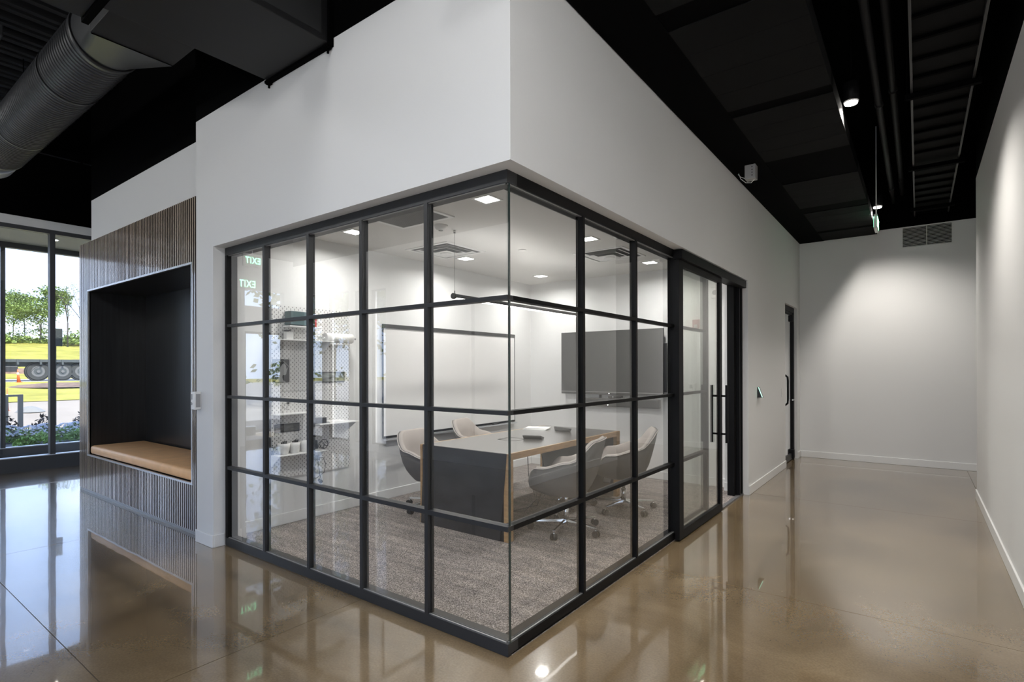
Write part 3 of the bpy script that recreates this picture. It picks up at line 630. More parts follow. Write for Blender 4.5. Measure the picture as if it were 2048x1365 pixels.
o = empty('small_frame', (XP+.06, .448, .6805)); tag(o, 'tiny dark photo frame at the left end of the lowest peg shelf', 'photo frame'); B(0, .008, -.022, .018, 0, .07).build('frame', M_RUBBER, o); B(.008, .009, -.016, .012, .04, .064).build('photo', M_GREYP, o)
o = empty('black_box', (XP+.06, .90, .9355)); tag(o, 'flat black box on the shelf above the cable tangle', 'box'); B(0, .1, -.06, .055, 0, .045, .004).build('base', M_RUBBER, o); B(0, .1, -.062, .057, .045, .056, .003).build('lid', M_SCREEN, o)
o = empty('paper_tray', (XP+.1, 1.08, .9355)); tag(o, 'thin stack of white paper next to the flat black box', 'paper'); B(-.06, .08, -.1, .1, 0, .012).build('stack', M_PAPER, o)
o = MB(); o.prism([(0, -.03, .0), (0, .035, 0), (0, .026, .085), (0, -.022, .085)], (.006, 0, 0)); o = o.build('hang_tag', M_RUBBER); o.location = (XP+.05, .895, .681); tag(o, 'black hang tag with a round hole beside the cable tangle', 'tag')
o = empty('cable_tangle', (XP+.05, .99, .72)); tag(o, 'tangled black cables hanging from a pegboard hook', 'cable')
cbm = MB()
for cx_, cz_, rr_ in ((-.03, -.005, .032), (.03, .0, .02), (.0, .0, .045)):
    cbm.tube([(.01, cx_+rr_*math.cos(a_*PI/6), cz_+rr_*math.sin(a_*PI/6)) for a_ in range(13)], .0035, 6)
cbm.tube([(.01, 0, -.03), (.012, -.02, -.07), (.012, -.075, -.11), (.012, -.06, -.2), (.012, -.045, -.3), (.012, -.03, -.35)], .004, 6).tube([(.01, -.07, -.13), (.012, -.01, -.13), (.014, .02, -.2), (.012, .0, -.28), (.012, -.08, -.32), (.012, -.14, -.33)], .003, 6)
cbm.build('cord', M_RUBBER, o); MB().cyl((.012, -.06, -.34), (.012, -.03, -.37), .012, .018).build('plug', M_RUBBER, o); B(0, .03, -.09, -.055, -.15, -.10, .004).build('adapter', M_RUBBER, o)

# ceiling pieces in the room
ZC = 2.74
for k, (x, y) in enumerate(ROOM_LAMPS):
    o = empty('recessed_light', (x, y, ZC)); where = ['right front', 'right middle', 'right rear', 'left front', 'left middle', 'left rear'][k]
    tag(o, ['lit square recessed light nearest the glass corner', 'lit square recessed light between the two middle door side panes', 'lit square recessed light closest to the sliding door', 'lit square recessed light above the pegboard end', 'lit square recessed light beside the square air diffuser', 'lit square recessed light nearest the far left room corner'][k], 'ceiling light', 'square recessed lights of the meeting room')
    m_ = MB(); s = .085; q = .068
    m_.box(-s, s, -s, -q, -.006, 0).box(-s, s, q, s, -.006, 0).box(-s, -q, -q, q, -.006, 0).box(q, s, -q, q, -.006, 0); m_.build('trim', M_PLAST, o)
    B(-q, q, -q, q, -.004, -.001).build('diffuser', M_EMW, o)
def diffuser(x, y, lab):
    o = empty('air_diffuser', (x, y, ZC)); tag(o, lab, 'air vent', 'square ceiling diffusers')
    def ring(a, w_, z0, z1, nm, mt):
        m_ = MB(); m_.box(-a, a, -a, -a+w_, z0, z1).box(-a, a, a-w_, a, z0, z1).box(-a, -a+w_, -a+w_, a-w_, z0, z1).box(a-w_, a, -a+w_, a-w_, z0, z1); return m_.build(nm, mt, o)
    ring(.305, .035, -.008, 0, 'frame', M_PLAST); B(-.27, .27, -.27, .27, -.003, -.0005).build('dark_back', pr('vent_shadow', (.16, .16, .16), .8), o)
    for a in (.235, .165):
        rg = MB().grid([[(-a, -a, -.006), (a, -a, -.006), (a, a, -.006), (-a, a, -.006)], [(-a+.045, -a+.045, -.028), (a-.045, -a+.045, -.028), (a-.045, a-.045, -.028), (-a+.045, a-.045, -.028)]], close=True, smooth=False)
        pass
    for a, z in ((.235, -.012), (.17, -.022)):
        m_ = MB(); m_.grid([[(-a, -a, z), (a, -a, z), (a, a, z), (-a, a, z)], [(-a+.04, -a+.04, z+.010), (a-.04, -a+.04, z+.010), (a-.04, a-.04, z+.010), (-a+.04, a-.04, z+.010)]], close=True, smooth=False)
        m_.build('cone_ring', M_PLAST, o, recalc=False)
    B(-.095, .095, -.095, .095, -.034, -.028, .002).build('centre_plate', M_PLAST, o)
    MB().lathe([(.05, -.042), (.06, -.034)]).build('hub', M_PLAST, o)
    return o
diffuser(-2.435, 2.10, 'square louvred air diffuser over the left side of the table')
diffuser(-1.125, 3.37, 'square louvred air diffuser nearer the television and door')
o = empty('return_grille', (-1.78, .88, ZC)); tag(o, 'grey mesh square return air grille near the front glass', 'air vent')
m_ = MB(); a = .315; w_ = .035
m_.box(-a, a, -a, -a+w_, -.010, 0).box(-a, a, a-w_, a, -.010, 0).box(-a, -a+w_, -a+w_, a-w_, -.010, 0).box(a-w_, a, -a+w_, a-w_, -.010, 0); m_.build('frame', M_PLAST, o)
B(-.28, .28, -.28, .28, -.003, -.0005).build('back', pr('grille_grey', (.13, .13, .13), .8), o)
m_ = MB(); v = -.275
while v < .275: m_.box(v, v+.006, -.28, .28, -.009, -.003); v += .0145
sg = m_.build('slats', pr('grille_slat', (.33, .33, .33), .6), o); sg['kind'] = 'stuff'
o = empty('occupancy_sensor', (-1.76, 1.33, ZC)); tag(o, 'round white occupancy sensor beside the pendant cable', 'sensor'); MB().lathe([(.02, -.045), (.045, -.035), (.06, -.012), (.065, 0)]).build('housing', M_PLAST, o); MB().cyl((0, 0, -.05), (0, 0, -.044), .02).build('lens', M_GREYP, o)
o = empty('occupancy_sensor', (-.63, 2.58, ZC)); tag(o, 'round white ceiling sensor near the door side header', 'sensor'); MB().lathe([(.02, -.045), (.045, -.035), (.055, -.012), (.06, 0)]).build('housing', M_PLAST, o); MB().cyl((0, 0, -.05), (0, 0, -.044), .02).build('lens', M_GREYP, o)
for k, (x, y) in enumerate(((-1.77, 2.59), (-1.79, 3.83))):
    o = empty('sprinkler_cap', (x, y, ZC)); tag(o, ['flat white sprinkler cap in the middle of the ceiling', 'flat white sprinkler cap close to the rear wall'][k], 'sprinkler', 'flat sprinkler caps'); MB().lathe([(.042, -.006), (.045, 0)]).build('cap', M_PLAST, o); MB().lathe([(.036, -.0075), (.036, -.006)]).build('cap_face', M_PAPER, o)
pd = empty('linear_pendant', (-1.78, 2.72, 2.13)); tag(pd, 'thin black linear pendant lamp hanging on wires above the table', 'pendant lamp')
MB().cyl((0, -1.19, 0), (0, 1.19, 0), .022, seg=20).build('tube_body', M_FRAME, pd); B(-.016, .016, -1.18, 1.18, -.026, -.014).build('diffuser', M_EMP, pd)
for s in (-1, 1):
    MB().cyl((0, 1.19*s, 0), (0, 1.215*s, 0), .027, seg=20).build('end_cap', M_FRAME, pd)
    MB().cyl((0, 1.19*s, .02), (0, 1.19*s, .59), .0016, seg=6).cyl((0, 1.19*s, .02), (0, 1.19*s, .05), .005).build('suspension_wire', M_RUBBER, pd); MB().cyl((0, 1.19*s, .58), (0, 1.19*s, .608), .012).build('ceiling_mount', M_CHROME, pd)

# ================================================================== CHAIRS
def smooth(a, b_, t_):
    t_ = max(0, min(1, (t_-a)/(b_-a))); return t_*t_*(3-2*t_)
def chair_parts():
    th = [2*PI*k/48 for k in range(48)]
    def A(t_): return abs((t_+PI) % (2*PI)-PI)          # 0 front .. pi back
    def h(t_):
        a = math.degrees(A(t_))
        z = .455
        z += (.60-.455)*smooth(34, 62, a); z += (.66-.60)*smooth(70, 112, a); z += (.83-.66)*smooth(112, 150, a); return z
    def R_(t_, lv):
        a = A(t_); ca, sa = math.cos(a), math.sin(a)
        rx = (.30 if ca > 0 else .285+.05*smooth(.5, 1, lv)); ry = .30+.035*lv
        n_ = 3.2; r = 1/((abs(ca)/rx)**n_+(abs(sa)/ry)**n_)**(1/n_); return r
    def ring(lv, inner=0):
        out = []
        for t_ in th:
            hz = h(t_); zb = .335
            z = zb+(hz-zb)*lv - (.004 if inner else 0)
            k = .60+.40*(1-(1-min(1, lv*1.5))**2)
            r = R_(t_, lv)*k - inner
            out.append((r*math.cos(t_), r*math.sin(t_), z))
        return out
    sh = MB(); lv = [0, .06, .16, .30, .50, .75, 1.0]
    bot = [(x*.25, y*.25, .330) for x, y, z in ring(0)]
    rings = [bot]+[ring(l_) for l_ in lv]+[ring(1.0, .018)]
    R0 = sh.grid(rings, close=True); f_ = sh.bm.faces.new(list(reversed(R0[0])))
    shell = sh.mesh('shell', M_SHELL)
    inn = MB()
    rim = ring(1.0, .012); rim2 = [(x*.97, y*.97, z+.012) for x, y, z in ring(1.0, .02)]; rim3 = ring(1.0, .055)
    def lower(z, s, ins):
        return [((R_(t_, .6)-ins)*s*math.cos(t_), (R_(t_, .6)-ins)*s*math.sin(t_), z) for t_ in th]
    def mid(lv_, ins): 
        out = []
        for t_ in th:
            hz = h(t_); z = .45+(hz-.45)*lv_; r = R_(t_, .8)-ins; out.append((r*math.cos(t_), r*math.sin(t_), z))
        return out
    R1 = inn.grid([rim, rim2, rim3, mid(.6, .075), mid(.25, .085), lower(.452, 1, .095)], close=True)
    inn.bm.faces.new(R1[-1])
    inner = inn.mesh('upholstery', M_FAB)
    st = MB(); base = [((R_(t_, .5)-.07)*math.cos(t_)+.012, (R_(t_, .5)-.075)*math.sin(t_)) for t_ in th]
    R2 = st.grid([[(x, y, .44) for x, y in base], [(x*1.02, y*1.02, .475) for x, y in base], [(x*.97, y*.97, .492) for x, y in base], [(x*.8, y*.8, .50) for x, y in base]], close=True)
    st.bm.faces.new(R2[-1]); seat = st.mesh('seat_cushion', M_FAB)
    pp = MB(); rr = ring(1.0, -.002); pts = rr+[rr[0]]
    pp.tube([(x, y, z-.004) for x, y, z in pts], .0045, 6); pipe = pp.mesh('piping', M_PIPE)
    return shell, inner, seat, pipe
SH, IN, SE, PP = chair_parts()
COLM = MB().cyl((0, 0, .10), (0, 0, .22), .025, seg=20).cyl((0, 0, .22), (0, 0, .335), .016, seg=16).cyl((0, 0, .075), (0, 0, .105), .032, .028, seg=20).mesh('gas_column', M_CHROME)
PLATE = MB().box(-.09, .09, -.07, .07, .322, .334).tube([(.0, .06, .325), (.0, .16, .315), (0, .2, .318)], .005, 6).mesh('tilt_mechanism', M_CHROME)
SPOKE = MB().prism([(.02, -.014, .083), (.02, .014, .083), (.02, .011, .103), (.02, -.011, .103)], (.02, 0, 0))
SPOKE.grid([[(.02, -.015, .08), (.02, .015, .08), (.02, .012, .103), (.02, -.012, .103)], [(.315, -.009, .072), (.315, .009, .072), (.315, .007, .084), (.315, -.007, .084)]], close=True, smooth=False)
SPOKE.box(.305, .325, -.009, .009, .066, .084, .003); SPOKE = SPOKE.mesh('spoke', M_CHROME)
CAST = MB().cyl((.318, -.024, .028), (.318, -.006, .028), .028, seg=18).cyl((.318, .006, .028), (.318, .024, .028), .028, seg=18).cyl((.318, -.006, .03), (.318, .006, .03), .016, seg=12).mesh('caster', M_RUBBER)
STEM = MB().cyl((.315, 0, .03), (.315, 0, .07), .006, seg=8).mesh('caster_stem', M_CHROME)
def make_chair():
    r = empty('swivel_chair')
    s_ = inst(SH, 'shell', (0, 0, 0), r); inst(PP, 'piping', (0, 0, 0), s_); inst(IN, 'upholstery', (0, 0, 0), r); inst(SE, 'seat_cushion', (0, 0, 0), r)
    inst(COLM, 'gas_column', (0, 0, 0), r); inst(PLATE, 'tilt_mechanism', (0, 0, 0), r)
    return r
def add_base(r, rel):
    for k in range(5):
        a = math.radians(rel+72*k)
        s_ = inst(SPOKE, 'spoke', (0, 0, 0), r, (0, 0, a)); inst(STEM, 'caster_stem', (0, 0, 0), s_); inst(CAST, 'caster', (0, 0, 0), s_)
CH = [((-.87, 2.00), 193, -78, 'grey shelled swivel chair with beige lining nearest the glass corner, tucked to the table'),
      ((-.77, 2.97), 207, -99, 'grey brown swivel chair closer to the sliding door on the same table side'),
      ((-2.37, 1.86), 8, -95, 'beige lined swivel chair on the whiteboard side nearest the front glass'),
      ((-2.55, 2.85), 18, -60, 'beige lined swivel chair on the whiteboard side farther from the glass')]
for (xy, rz, base, lab) in CH:
    c = make_chair()
    if xy[0] == -2.37:
        for q in c.children:
            if q.name.split('.')[0] in ('shell', 'upholstery', 'seat_cushion', 'tilt_mechanism'): q.location.z = -.035
    c.location = (xy[0], xy[1], .012); c.rotation_euler = (0, 0, math.radians(rz)); add_base(c, base-rz)
    tag(c, lab, 'chair', 'swivel chairs around the conference table')

# ================================================================== HALL CEILING
cl = empty('ceiling_cloud', (0, 0, 0)); tag(cl, 'black suspended ceiling frame with charcoal boards along the hallway', 'ceiling panel')
B(.095, .44, -1.0, 7.82, 3.50, 3.62).build('side_band', M_BLACKP, cl)
yc = [(-.9, .85), (1.05, 2.337), (2.47, 3.66), (4.50, 5.63), (5.91, 7.08), (7.2, 7.80)]
prev = -1.0
for a, b_ in yc:
    B(.44, 1.155, prev, a, 3.506, 3.62).build('cross_band', M_BLACKP, cl); prev = b_
    bd = MB(); nb = max(1, round((b_-a)/.30)); st_ = (b_-a)/nb
    for q in range(nb): bd.box(.44, 1.155, a+q*st_+.0015, a+(q+1)*st_-.0015, 3.50, 3.62)
    bd.build('board', M_CLOUD, cl)
B(.44, 1.155, prev, 7.82, 3.506, 3.62).build('cross_band', M_BLACKP, cl)
# cable tray
M_TRAY = pr('dark_tray_metal', (.022, .022, .023), .5)
ct = empty('cable_tray', (0, 0, 3.68)); tag(ct, 'black ladder cable tray running along the hallway ceiling', 'cable tray')
for a, b_ in ((-1.0, 5.25), (5.33, 7.75)):
    for x in (1.615, 2.0): B(x-.008, x+.008, a, b_, -.0, .09).build('side_rail', M_TRAY, ct)
y = -.9; rm = MB().box(1.623, 1.992, -.014, .014, .005, .025).mesh('rung', M_BLACKP)
bk = B(1.623, 1.992, -1.0, 7.75, .030, .034).build('tray_cover', M_CLOUD, ct)
y0 = 2.139-10*.305
while y0 < 7.7:
    if not (5.15 < y0 < 5.45): inst(rm, 'rung', (0, y0, 0), ct)
    y0 += .305
for y in (1.2, 3.3, 5.29, 7.2):
    B(1.57, 2.05, y-.02, y+.02, -.045, -.005).build('strut', M_BLACKP, ct)
    for x in (1.585, 2.035): MB().cyl((x, y, -.02), (x, y, 1.02), .006, seg=6).build('hanger_rod', M_BLACKP, ct)
# pipes
for k, (x, z) in enumerate(((1.36, 3.95), (1.47, 4.05))):
    o = MB().cyl((x, -1, z), (x, 7.8, z), .03, seg=14); [o.cyl((x, yy, z), (x, yy+.05, z), .036, seg=14) for yy in (1, 4, 7)]
    o = o.build('ceiling_pipe', M_DECK); tag(o, ['lower black pipe between the boards and the cable tray', 'higher black pipe between the boards and the cable tray'][k], 'pipe', 'black hallway pipes')
for k, (x, y) in enumerate(HALL_LAMPS):
    o = empty('cylinder_downlight', (x, y, 3.60)); tag(o, ['glowing cylinder downlight nearer the camera at the hallway ceiling', 'glowing cylinder downlight near the far hallway wall', 'added unseen cylinder downlight in line with the hallway ones above the viewer'][k], 'ceiling light', 'hallway cylinder downlights')
    MB().grid([[(r_*math.cos(a_*PI/12), r_*math.sin(a_*PI/12), z_) for a_ in range(24)] for r_, z_ in ((.052, .20), (.058, .20), (.058, 0), (.054, 0), (.050, .05))], close=True).__class__
    hb = MB(); hb.grid([[(r_*math.cos(a_*PI/12), r_*math.sin(a_*PI/12), z_) for a_ in range(24)] for r_, z_ in ((.002, .205), (.058, .20), (.058, .05), (.052, .048), (.050, .12))], close=True); hb.build('housing', M_FRAME, o)
    MB().lathe([(.046, .030), (.049, .042)]).build('lens', M_EMH, o)
    MB().cyl((0, 0, .2), (0, 0, 1.15), .008, seg=8).build('stem', M_BLACKP, o)
# exit signs
def exit_sign(loc, rz, lab, stem=0, both=False, ts=.185):
    o = empty('exit_sign', loc, rz); tag(o, lab, 'exit sign', 'green exit signs')
    B(-.15, .15, -.02, .02, 0, .19, .004).build('housing', M_PLAST, o)
    for s in ((-1, 1) if both else (-1,)):
        cu = bpy.data.curves.new('lettering', 'FONT'); cu.body = 'EXIT'; cu.size = ts; cu.align_x = 'CENTER'; cu.extrude = .001; cu.offset = .0015; cu.space_character = 1.12; cu.materials.append(M_EMG)
        t0 = bpy.data.objects.new('text_source', cu); COL.objects.link(t0); bpy.context.view_layer.update()
        me = bpy.data.meshes.new_from_object(t0.evaluated_get(bpy.context.evaluated_depsgraph_get())); me.name = 'lettering'
        bpy.data.objects.remove(t0); t_ = bpy.data.objects.new('lettering', me); COL.objects.link(t_); t_.parent = o
        t_.location = (0, s*.0215, .095-ts*.36); t_.scale = (.78, 1, 1); t_.rotation_euler = (PI/2, 0, 0 if s < 0 else PI)
    if stem: MB().cyl((0, 0, .19), (0, 0, .19+stem), .007, seg=8).build('stem', M_PLAST, o)
    return o
exit_sign((1.21, 6.50, 3.28), PI/2, 'exit sign hanging edge on beside the far hallway downlight', 1.2, True)
exit_sign((-6.3, -1.95, 2.99), PI/2, 'larger green exit sign hung in the lobby and mirrored in the glass', 1.5, ts=.135)
exit_sign((-8.575, -3.03, 3.0), PI/2, 'smaller green exit sign above the mirrored lobby door')
# junction box
o = empty('junction_box', (.22, 4.2, 3.62)); tag(o, 'unpainted steel junction box with a loop of wire above the hallway wall', 'electrical box')
o.location = (.31, 3.65, 3.355)
B(-.05, .05, -.05, .05, 0, .14, .003).build('housing', pr('galvanised', (.42, .42, .42), .45, metal=.5), o)
for q in range(4): MB().cyl((.02, -.051, .03+.028*q), (.02, -.0525, .03+.028*q), .006, seg=8).build('knockout', M_RUBBER, o)
MB().tube([(-.05, 0, .02), (-.10, 0, .05), (-.125, -.0, .08)], .003, 6).tube([(.03, 0, 0), (.0, 0, -.03), (-.05, 0, -.02), (-.1, 0, .03), (-.12, 0, .09)], .003, 6).build('wire', M_PLAST, o)
MB().cyl((0, 0, .14), (0, 0, .145), .02, seg=10).build('mount', M_GREYP, o)
# return grille on the far wall
o = empty('wall_grille', (1.755, 7.83, 3.255)); tag(o, 'white louvred return grille high on the far hallway wall', 'air vent')
m_ = MB(); m_.box(-.305, .305, -.012, 0, -.02, 0).box(-.305, .305, -.012, 0, .285, .302).box(-.305, -.285, -.012, 0, 0, .285).box(.285, .305, -.012, 0, 0, .285).build('frame', M_WHITE, o)
B(-.285, .285, -.004, -.001, 0, .285).build('back', M_FELT, o); B(-.004, .004, -.016, -.004, 0, .285).build('divider', M_WHITE, o)
lv_ = MB().prism([(-.285, -.012, 0), (-.285, -.004, .008), (-.285, -.004, .010), (-.285, -.014, .002)], (.57, 0, 0)).mesh('louvre', M_WHITE)
for q in range(14): inst(lv_, 'louvre', (0, 0, .004+.0203*q), o)

# ================================================================== LOBBY CEILING
dc = empty('air_duct', (0, 0, 0)); tag(dc, 'large black rectangular air duct entering the white wall', 'air duct')
ZB = 3.52
B(-2.065, -1.33, -1.10, -.092, ZB, 4.15, .004).build('duct_section', M_RDUCT, dc)
B(-2.26, -1.33, -3.95, -1.135, ZB-.002, 4.15, .004).build('duct_section', M_RDUCT, dc)
m_ = MB(); m_.box(-2.28, -1.31, -1.135, -1.10, ZB-.02, 4.17); m_.build('flange', M_BLACKP, dc)
m_ = MB(); m_.box(-1.33, -1.326, -1.02, -.17, ZB+.04, 4.10).box(-1.33, -1.326, -3.8, -1.25, ZB+.04, 4.10); m_.build('side_panel', pr('duct_insulation', (.013, .0135, .014), .6, bump=(8, .5)), dc)
m_ = MB(); m_.box(-2.085, -1.31, -.125, -.092, ZB-.018, ZB+.0); m_.box(-1.345, -1.31, -.125, -.092, ZB, 4.15); m_.build('wall_flange', M_BLACKP, dc)
for x in (-2.05, -1.345): MB().cyl((x, -.11, ZB-.055), (x, -.11, ZB-.018), .008, seg=8).box(x-.02, x+.02, -.125, -.095, ZB-.03, ZB-.018).build('corner_bolt', M_BLACKP, dc)
for x in (-2.10, -1.29): B(x-.006, x+.006, -.9, -.86, 4.0, 4.69).build('hanger_strap', M_BLACKP, dc)
# spiral duct
AY, AZ, RR = -.70, 4.0, .231
sp = empty('spiral_duct', (0, 0, 0)); tag(sp, 'round ribbed spiral duct branching off the black rectangular duct', 'air duct')
prof = []; x = -3.36
while x > -6.72:
    prof += [(x, RR), (x-.034, RR), (x-.038, RR+.007), (x-.046, RR+.007), (x-.050, RR)]; x -= .05
m_ = MB(); m_.grid([[(px_, AY+r_*math.cos(a_*PI/24), AZ+r_*math.sin(a_*PI/24)) for a_ in range(48)] for px_, r_ in prof], close=True, smooth=False)
rd = m_.build('ribbed_tube', M_DUCT, sp)
def ringpart(x0_, x1_, r0_, r1_, nm, mt):
    m_ = MB(); m_.grid([[(xx, AY+r_*math.cos(a_*PI/24), AZ+r_*math.sin(a_*PI/24)) for a_ in range(48)] for xx, r_ in ((x0_, r0_), (x1_, r1_))], close=True); return m_.build(nm, mt, sp)
m_ = MB(); m_.cyl((-3.30, AY, AZ), (-3.365, AY, AZ), RR+.012, seg=48); m_.build('coupling', M_RUBBER, sp)
m_ = MB(); m_.cyl((-6.71, AY, AZ), (-6.80, AY, AZ), RR+.006, RR+.006, seg=48); m_.build('end_collar', M_DUCT, sp)
m_ = MB(); m_.cyl((-6.80, AY, AZ), (-7.3, AY, AZ), RR-.01, RR-.01, seg=48); m_.build('end_tube', pr('galvanised_light', (.30, .31, .32), .35, metal=.6), sp)
# transition circle -> square
circ = [(-3.30, AY+RR*math.cos(a_*PI/24), AZ+RR*math.sin(a_*PI/24)) for a_ in range(48)]
sq = []
for a_ in range(48):
    c_, s_ = math.cos(a_*PI/24), math.sin(a_*PI/24); k = .235/max(abs(c_), abs(s_)); sq.append((-2.55, -.78+k*c_, 3.83+k*s_))
m_ = MB(); m_.grid([circ, sq], close=True); m_.build('transition', M_DUCT, sp)
B(-2.55, -2.067, -1.02, -.54, 3.60, 4.07, .003).build('branch_box', M_RDUCT, sp)
for x in (-4.2, -5.8): MB().cyl((x, AY, AZ+RR), (x, AY, 4.70), .005, seg=6).build('hanger_rod', M_BLACKP, sp)
for x in (-4.2, -5.8): 
    m_ = MB(); m_.grid([[(xx, AY+(RR+.010)*math.cos(a_*PI/24), AZ+(RR+.010)*math.sin(a_*PI/24)) for a_ in range(48)] for xx in (x-.015, x+.015)], close=True); m_.build('strap', M_RUBBER, sp)
o = empty('ceiling_conduit', (0, 0, 0)); tag(o, 'thin grey conduit along the top of the black storefront wall', 'conduit'); MB().cyl((-8.57, -4, 4.62), (-8.57, .85, 4.62), .010, seg=8).build('pipe', M_DUCT, o)
for y in (-3, -1, .5): B(-8.6, -8.555, y, y+.03, 4.60, 4.64).build('clip', M_BLACKP, o)
o = empty('ceiling_projector_box', (-3.9, -1.75, 4.0)); tag(o, 'small dark grey ceiling box at the upper corner beside the spiral duct', 'ceiling box')
o.location = (-5.05, -1.13, 4.45); B(-.15, .15, -.12, .12, 0, .1, .01).build('housing', M_DUCT, o); MB().cyl((0, 0, .1), (0, 0, .25), .01).build('mount', M_BLACKP, o)
for k, p in enumerate(LOBBY):  # added globes around the unseen lobby fill lights
    o = empty('fill_globe', p); tag(o, 'added fill light globe hung out of view below the lobby deck', 'pendant lamp', 'added fill light globes')
    MB().cyl((0, 0, .13), (0, 0, .19), .05, .03, seg=16).build('cap', M_FRAME, o); MB().cyl((0, 0, .18), (0, 0, .55), .005, seg=6).build('cord', M_RUBBER, o)
    MB().lathe([(.02, -.145), (.08, -.12), (.125, -.07), (.145, 0), (.125, .07), (.08, .12), (.04, .14)], seg=24).build('globe', M_OPAL, o)

# ================================================================== OUTDOORS
def terrain(name, prof, y0, y1, m, n=8, lab=None):
    mb = MB(); R = []
    for x, z in prof: R.append([(x, y0+(y1-y0)*k/n, z+.0*k) for k in range(n+1)])
    mb.grid(R); o = mb.build(name, m, recalc=False); struct(o); return o
struct(B(-90, 60, -70, 90, -.6, -.125).build('ground', M_GRASS))
struct(B(-12.9, -10.6, -6, 9, -.12, .06).build('ground_planting_bed', M_MULCH))
struct(B(-10.6, -10.4, -6, 9, -.12, .0).build('ground_apron', M_ROAD))
terrain('ground_pavement', [(-12.9, .02), (-16, .22), (-20, .50)], -4.5, 60, M_ASPH)
terrain('ground_verge', [(-19.9, .51), (-24, .72), (-29, .92), (-30.5, .94)], -3, 80, M_GRASS)
terrain('ground_road', [(-30.4, .945), (-34, .92), (-38, .95)], -4, 90, M_ROAD)
terrain('ground_hill', [(-37.9, .96), (-40, 1.15), (-45, 1.9), (-52, 3.0), (-60, 4.0), (-75, 4.6), (-90, 4.8)], -6, 120, M_GRASS)
struct(B(-60, 20, -60, -4.6, -.12, -.02).build('ground_south_lot', pr('pale_concrete', (.34, .33, .31), .9, noise=(.6, .25, (1, 1, 1)))))
# dirt patches
def mound(x, y, z, sx_, sy_, sz, m, name, lab, cat, seed=1):
    rnd = random.Random(seed); mb = MB(); R = []
    for i in range(6):
        t_ = i/5; R.append([((sx_*math.cos(a_*PI/12)*(1-t_*.92))*(1+.12*rnd.random()), (sy_*math.sin(a_*PI/12)*(1-t_*.92))*(1+.12*rnd.random()), sz*math.sin(t_*PI/2)*(1+.1*rnd.random())) for a_ in range(24)])
    Rv = mb.grid(R, close=True); mb.bm.faces.new(Rv[-1]); o = mb.build(name, m); o.location = (x, y, z); tag(o, lab, cat); return o
mound(-26.5, 4.6, .80, 2.0, 1.7, .14, M_DIRT, 'dirt_patch', 'reddish bare earth patch in the verge before the trailer', 'dirt')
mound(-43, 9.6, 1.6, 1.2, 1.9, .55, M_DIRT, 'dirt_mound', 'small brown earth mound on the slope behind the trailer', 'dirt', 3)
mound(-41.5, 6.3, 1.25, .8, 2.6, .3, M_DIRT, 'dirt_mound', 'long low strip of earth behind the trailer bed', 'dirt', 5)

def tree(x, y, z, H_, cw, lab, seed, bare=False, mt=None):
    rnd = random.Random(seed); o = empty('tree', (x, y, z)); tag(o, lab, 'tree', 'trees on the ridge' if x < -40 else 'trees south of the lobby')
    tr = MB(); tips = []
    def br(p, d, ln, r, dep):
        q = Vector(p)+Vector(d)*ln; m1 = (Vector(p)+q)/2+Vector((rnd.uniform(-.05, .05), rnd.uniform(-.05, .05), 0))*ln
        tr.tube([p, m1, q], r, 5)
        if dep == 0: tips.append(q); return
        tips.append(m1)
        for _ in range(3 if dep > 1 else 2):
            dd = (Vector(d)+Vector((rnd.uniform(-.55, .55), rnd.uniform(-.75, .75), rnd.uniform(-.15, .35)))).normalized()
            br(q, dd, ln*rnd.uniform(.55, .8), r*.6, dep-1)
    br(Vector((0, 0, 0)), Vector((0, 0, 1)), H_*.36, .045*H_/5, 3)
    tr.build('trunk', M_BARK, o)
    fo = MB(); nL = 260 if bare else 2600
    for _ in range(nL):
        c_ = rnd.choice(tips)+Vector((rnd.gauss(0, cw), rnd.gauss(0, cw), rnd.gauss(0, cw*.55)))
        if c_.z < H_*.12: continue
        s = rnd.uniform(.05, .12)*(H_/5)*(.55 if bare else 1)
        u = Vector((rnd.uniform(-1, 1), rnd.uniform(-1, 1), rnd.uniform(-.6, .6))).normalized(); v = u.orthogonal().normalized()
        fo.bm.faces.new([fo.bm.verts.new(c_+u*s), fo.bm.verts.new(c_+v*s*.7), fo.bm.verts.new(c_-u*s), fo.bm.verts.new(c_-v*s*.7)])
    f_ = fo.build('foliage', mt or M_LEAF, o, recalc=False); f_['kind'] = 'stuff'
    return o
tree(-58, 8.9, 3.8, 3.7, .34, 'airy green tree at the left of the ridge clump', 11)
tree(-59, 9.8, 3.9, 4.4, .34, 'green ridge tree next to the leftmost one', 12)
tree(-60, 11.1, 4.0, 5.4, .30, 'tallest leafy ridge tree with a pointed top', 13)
tree(-57.5, 10.5, 3.8, 4.0, .34, 'lower leafy ridge tree beside the tallest one', 14)
tree(-57, 7.9, 3.7, 3.4, .34, 'leafy ridge tree partly hidden by the outer post', 15)
tree(-55, 11.75, 3.4, 5.6, .16, 'nearly bare forked tree on the ridge behind the mullion', 16, True)
tree(-60, 14.0, 4.0, 5.4, .2, 'thin bare tree at the ridge next to the slat wall', 17, True)
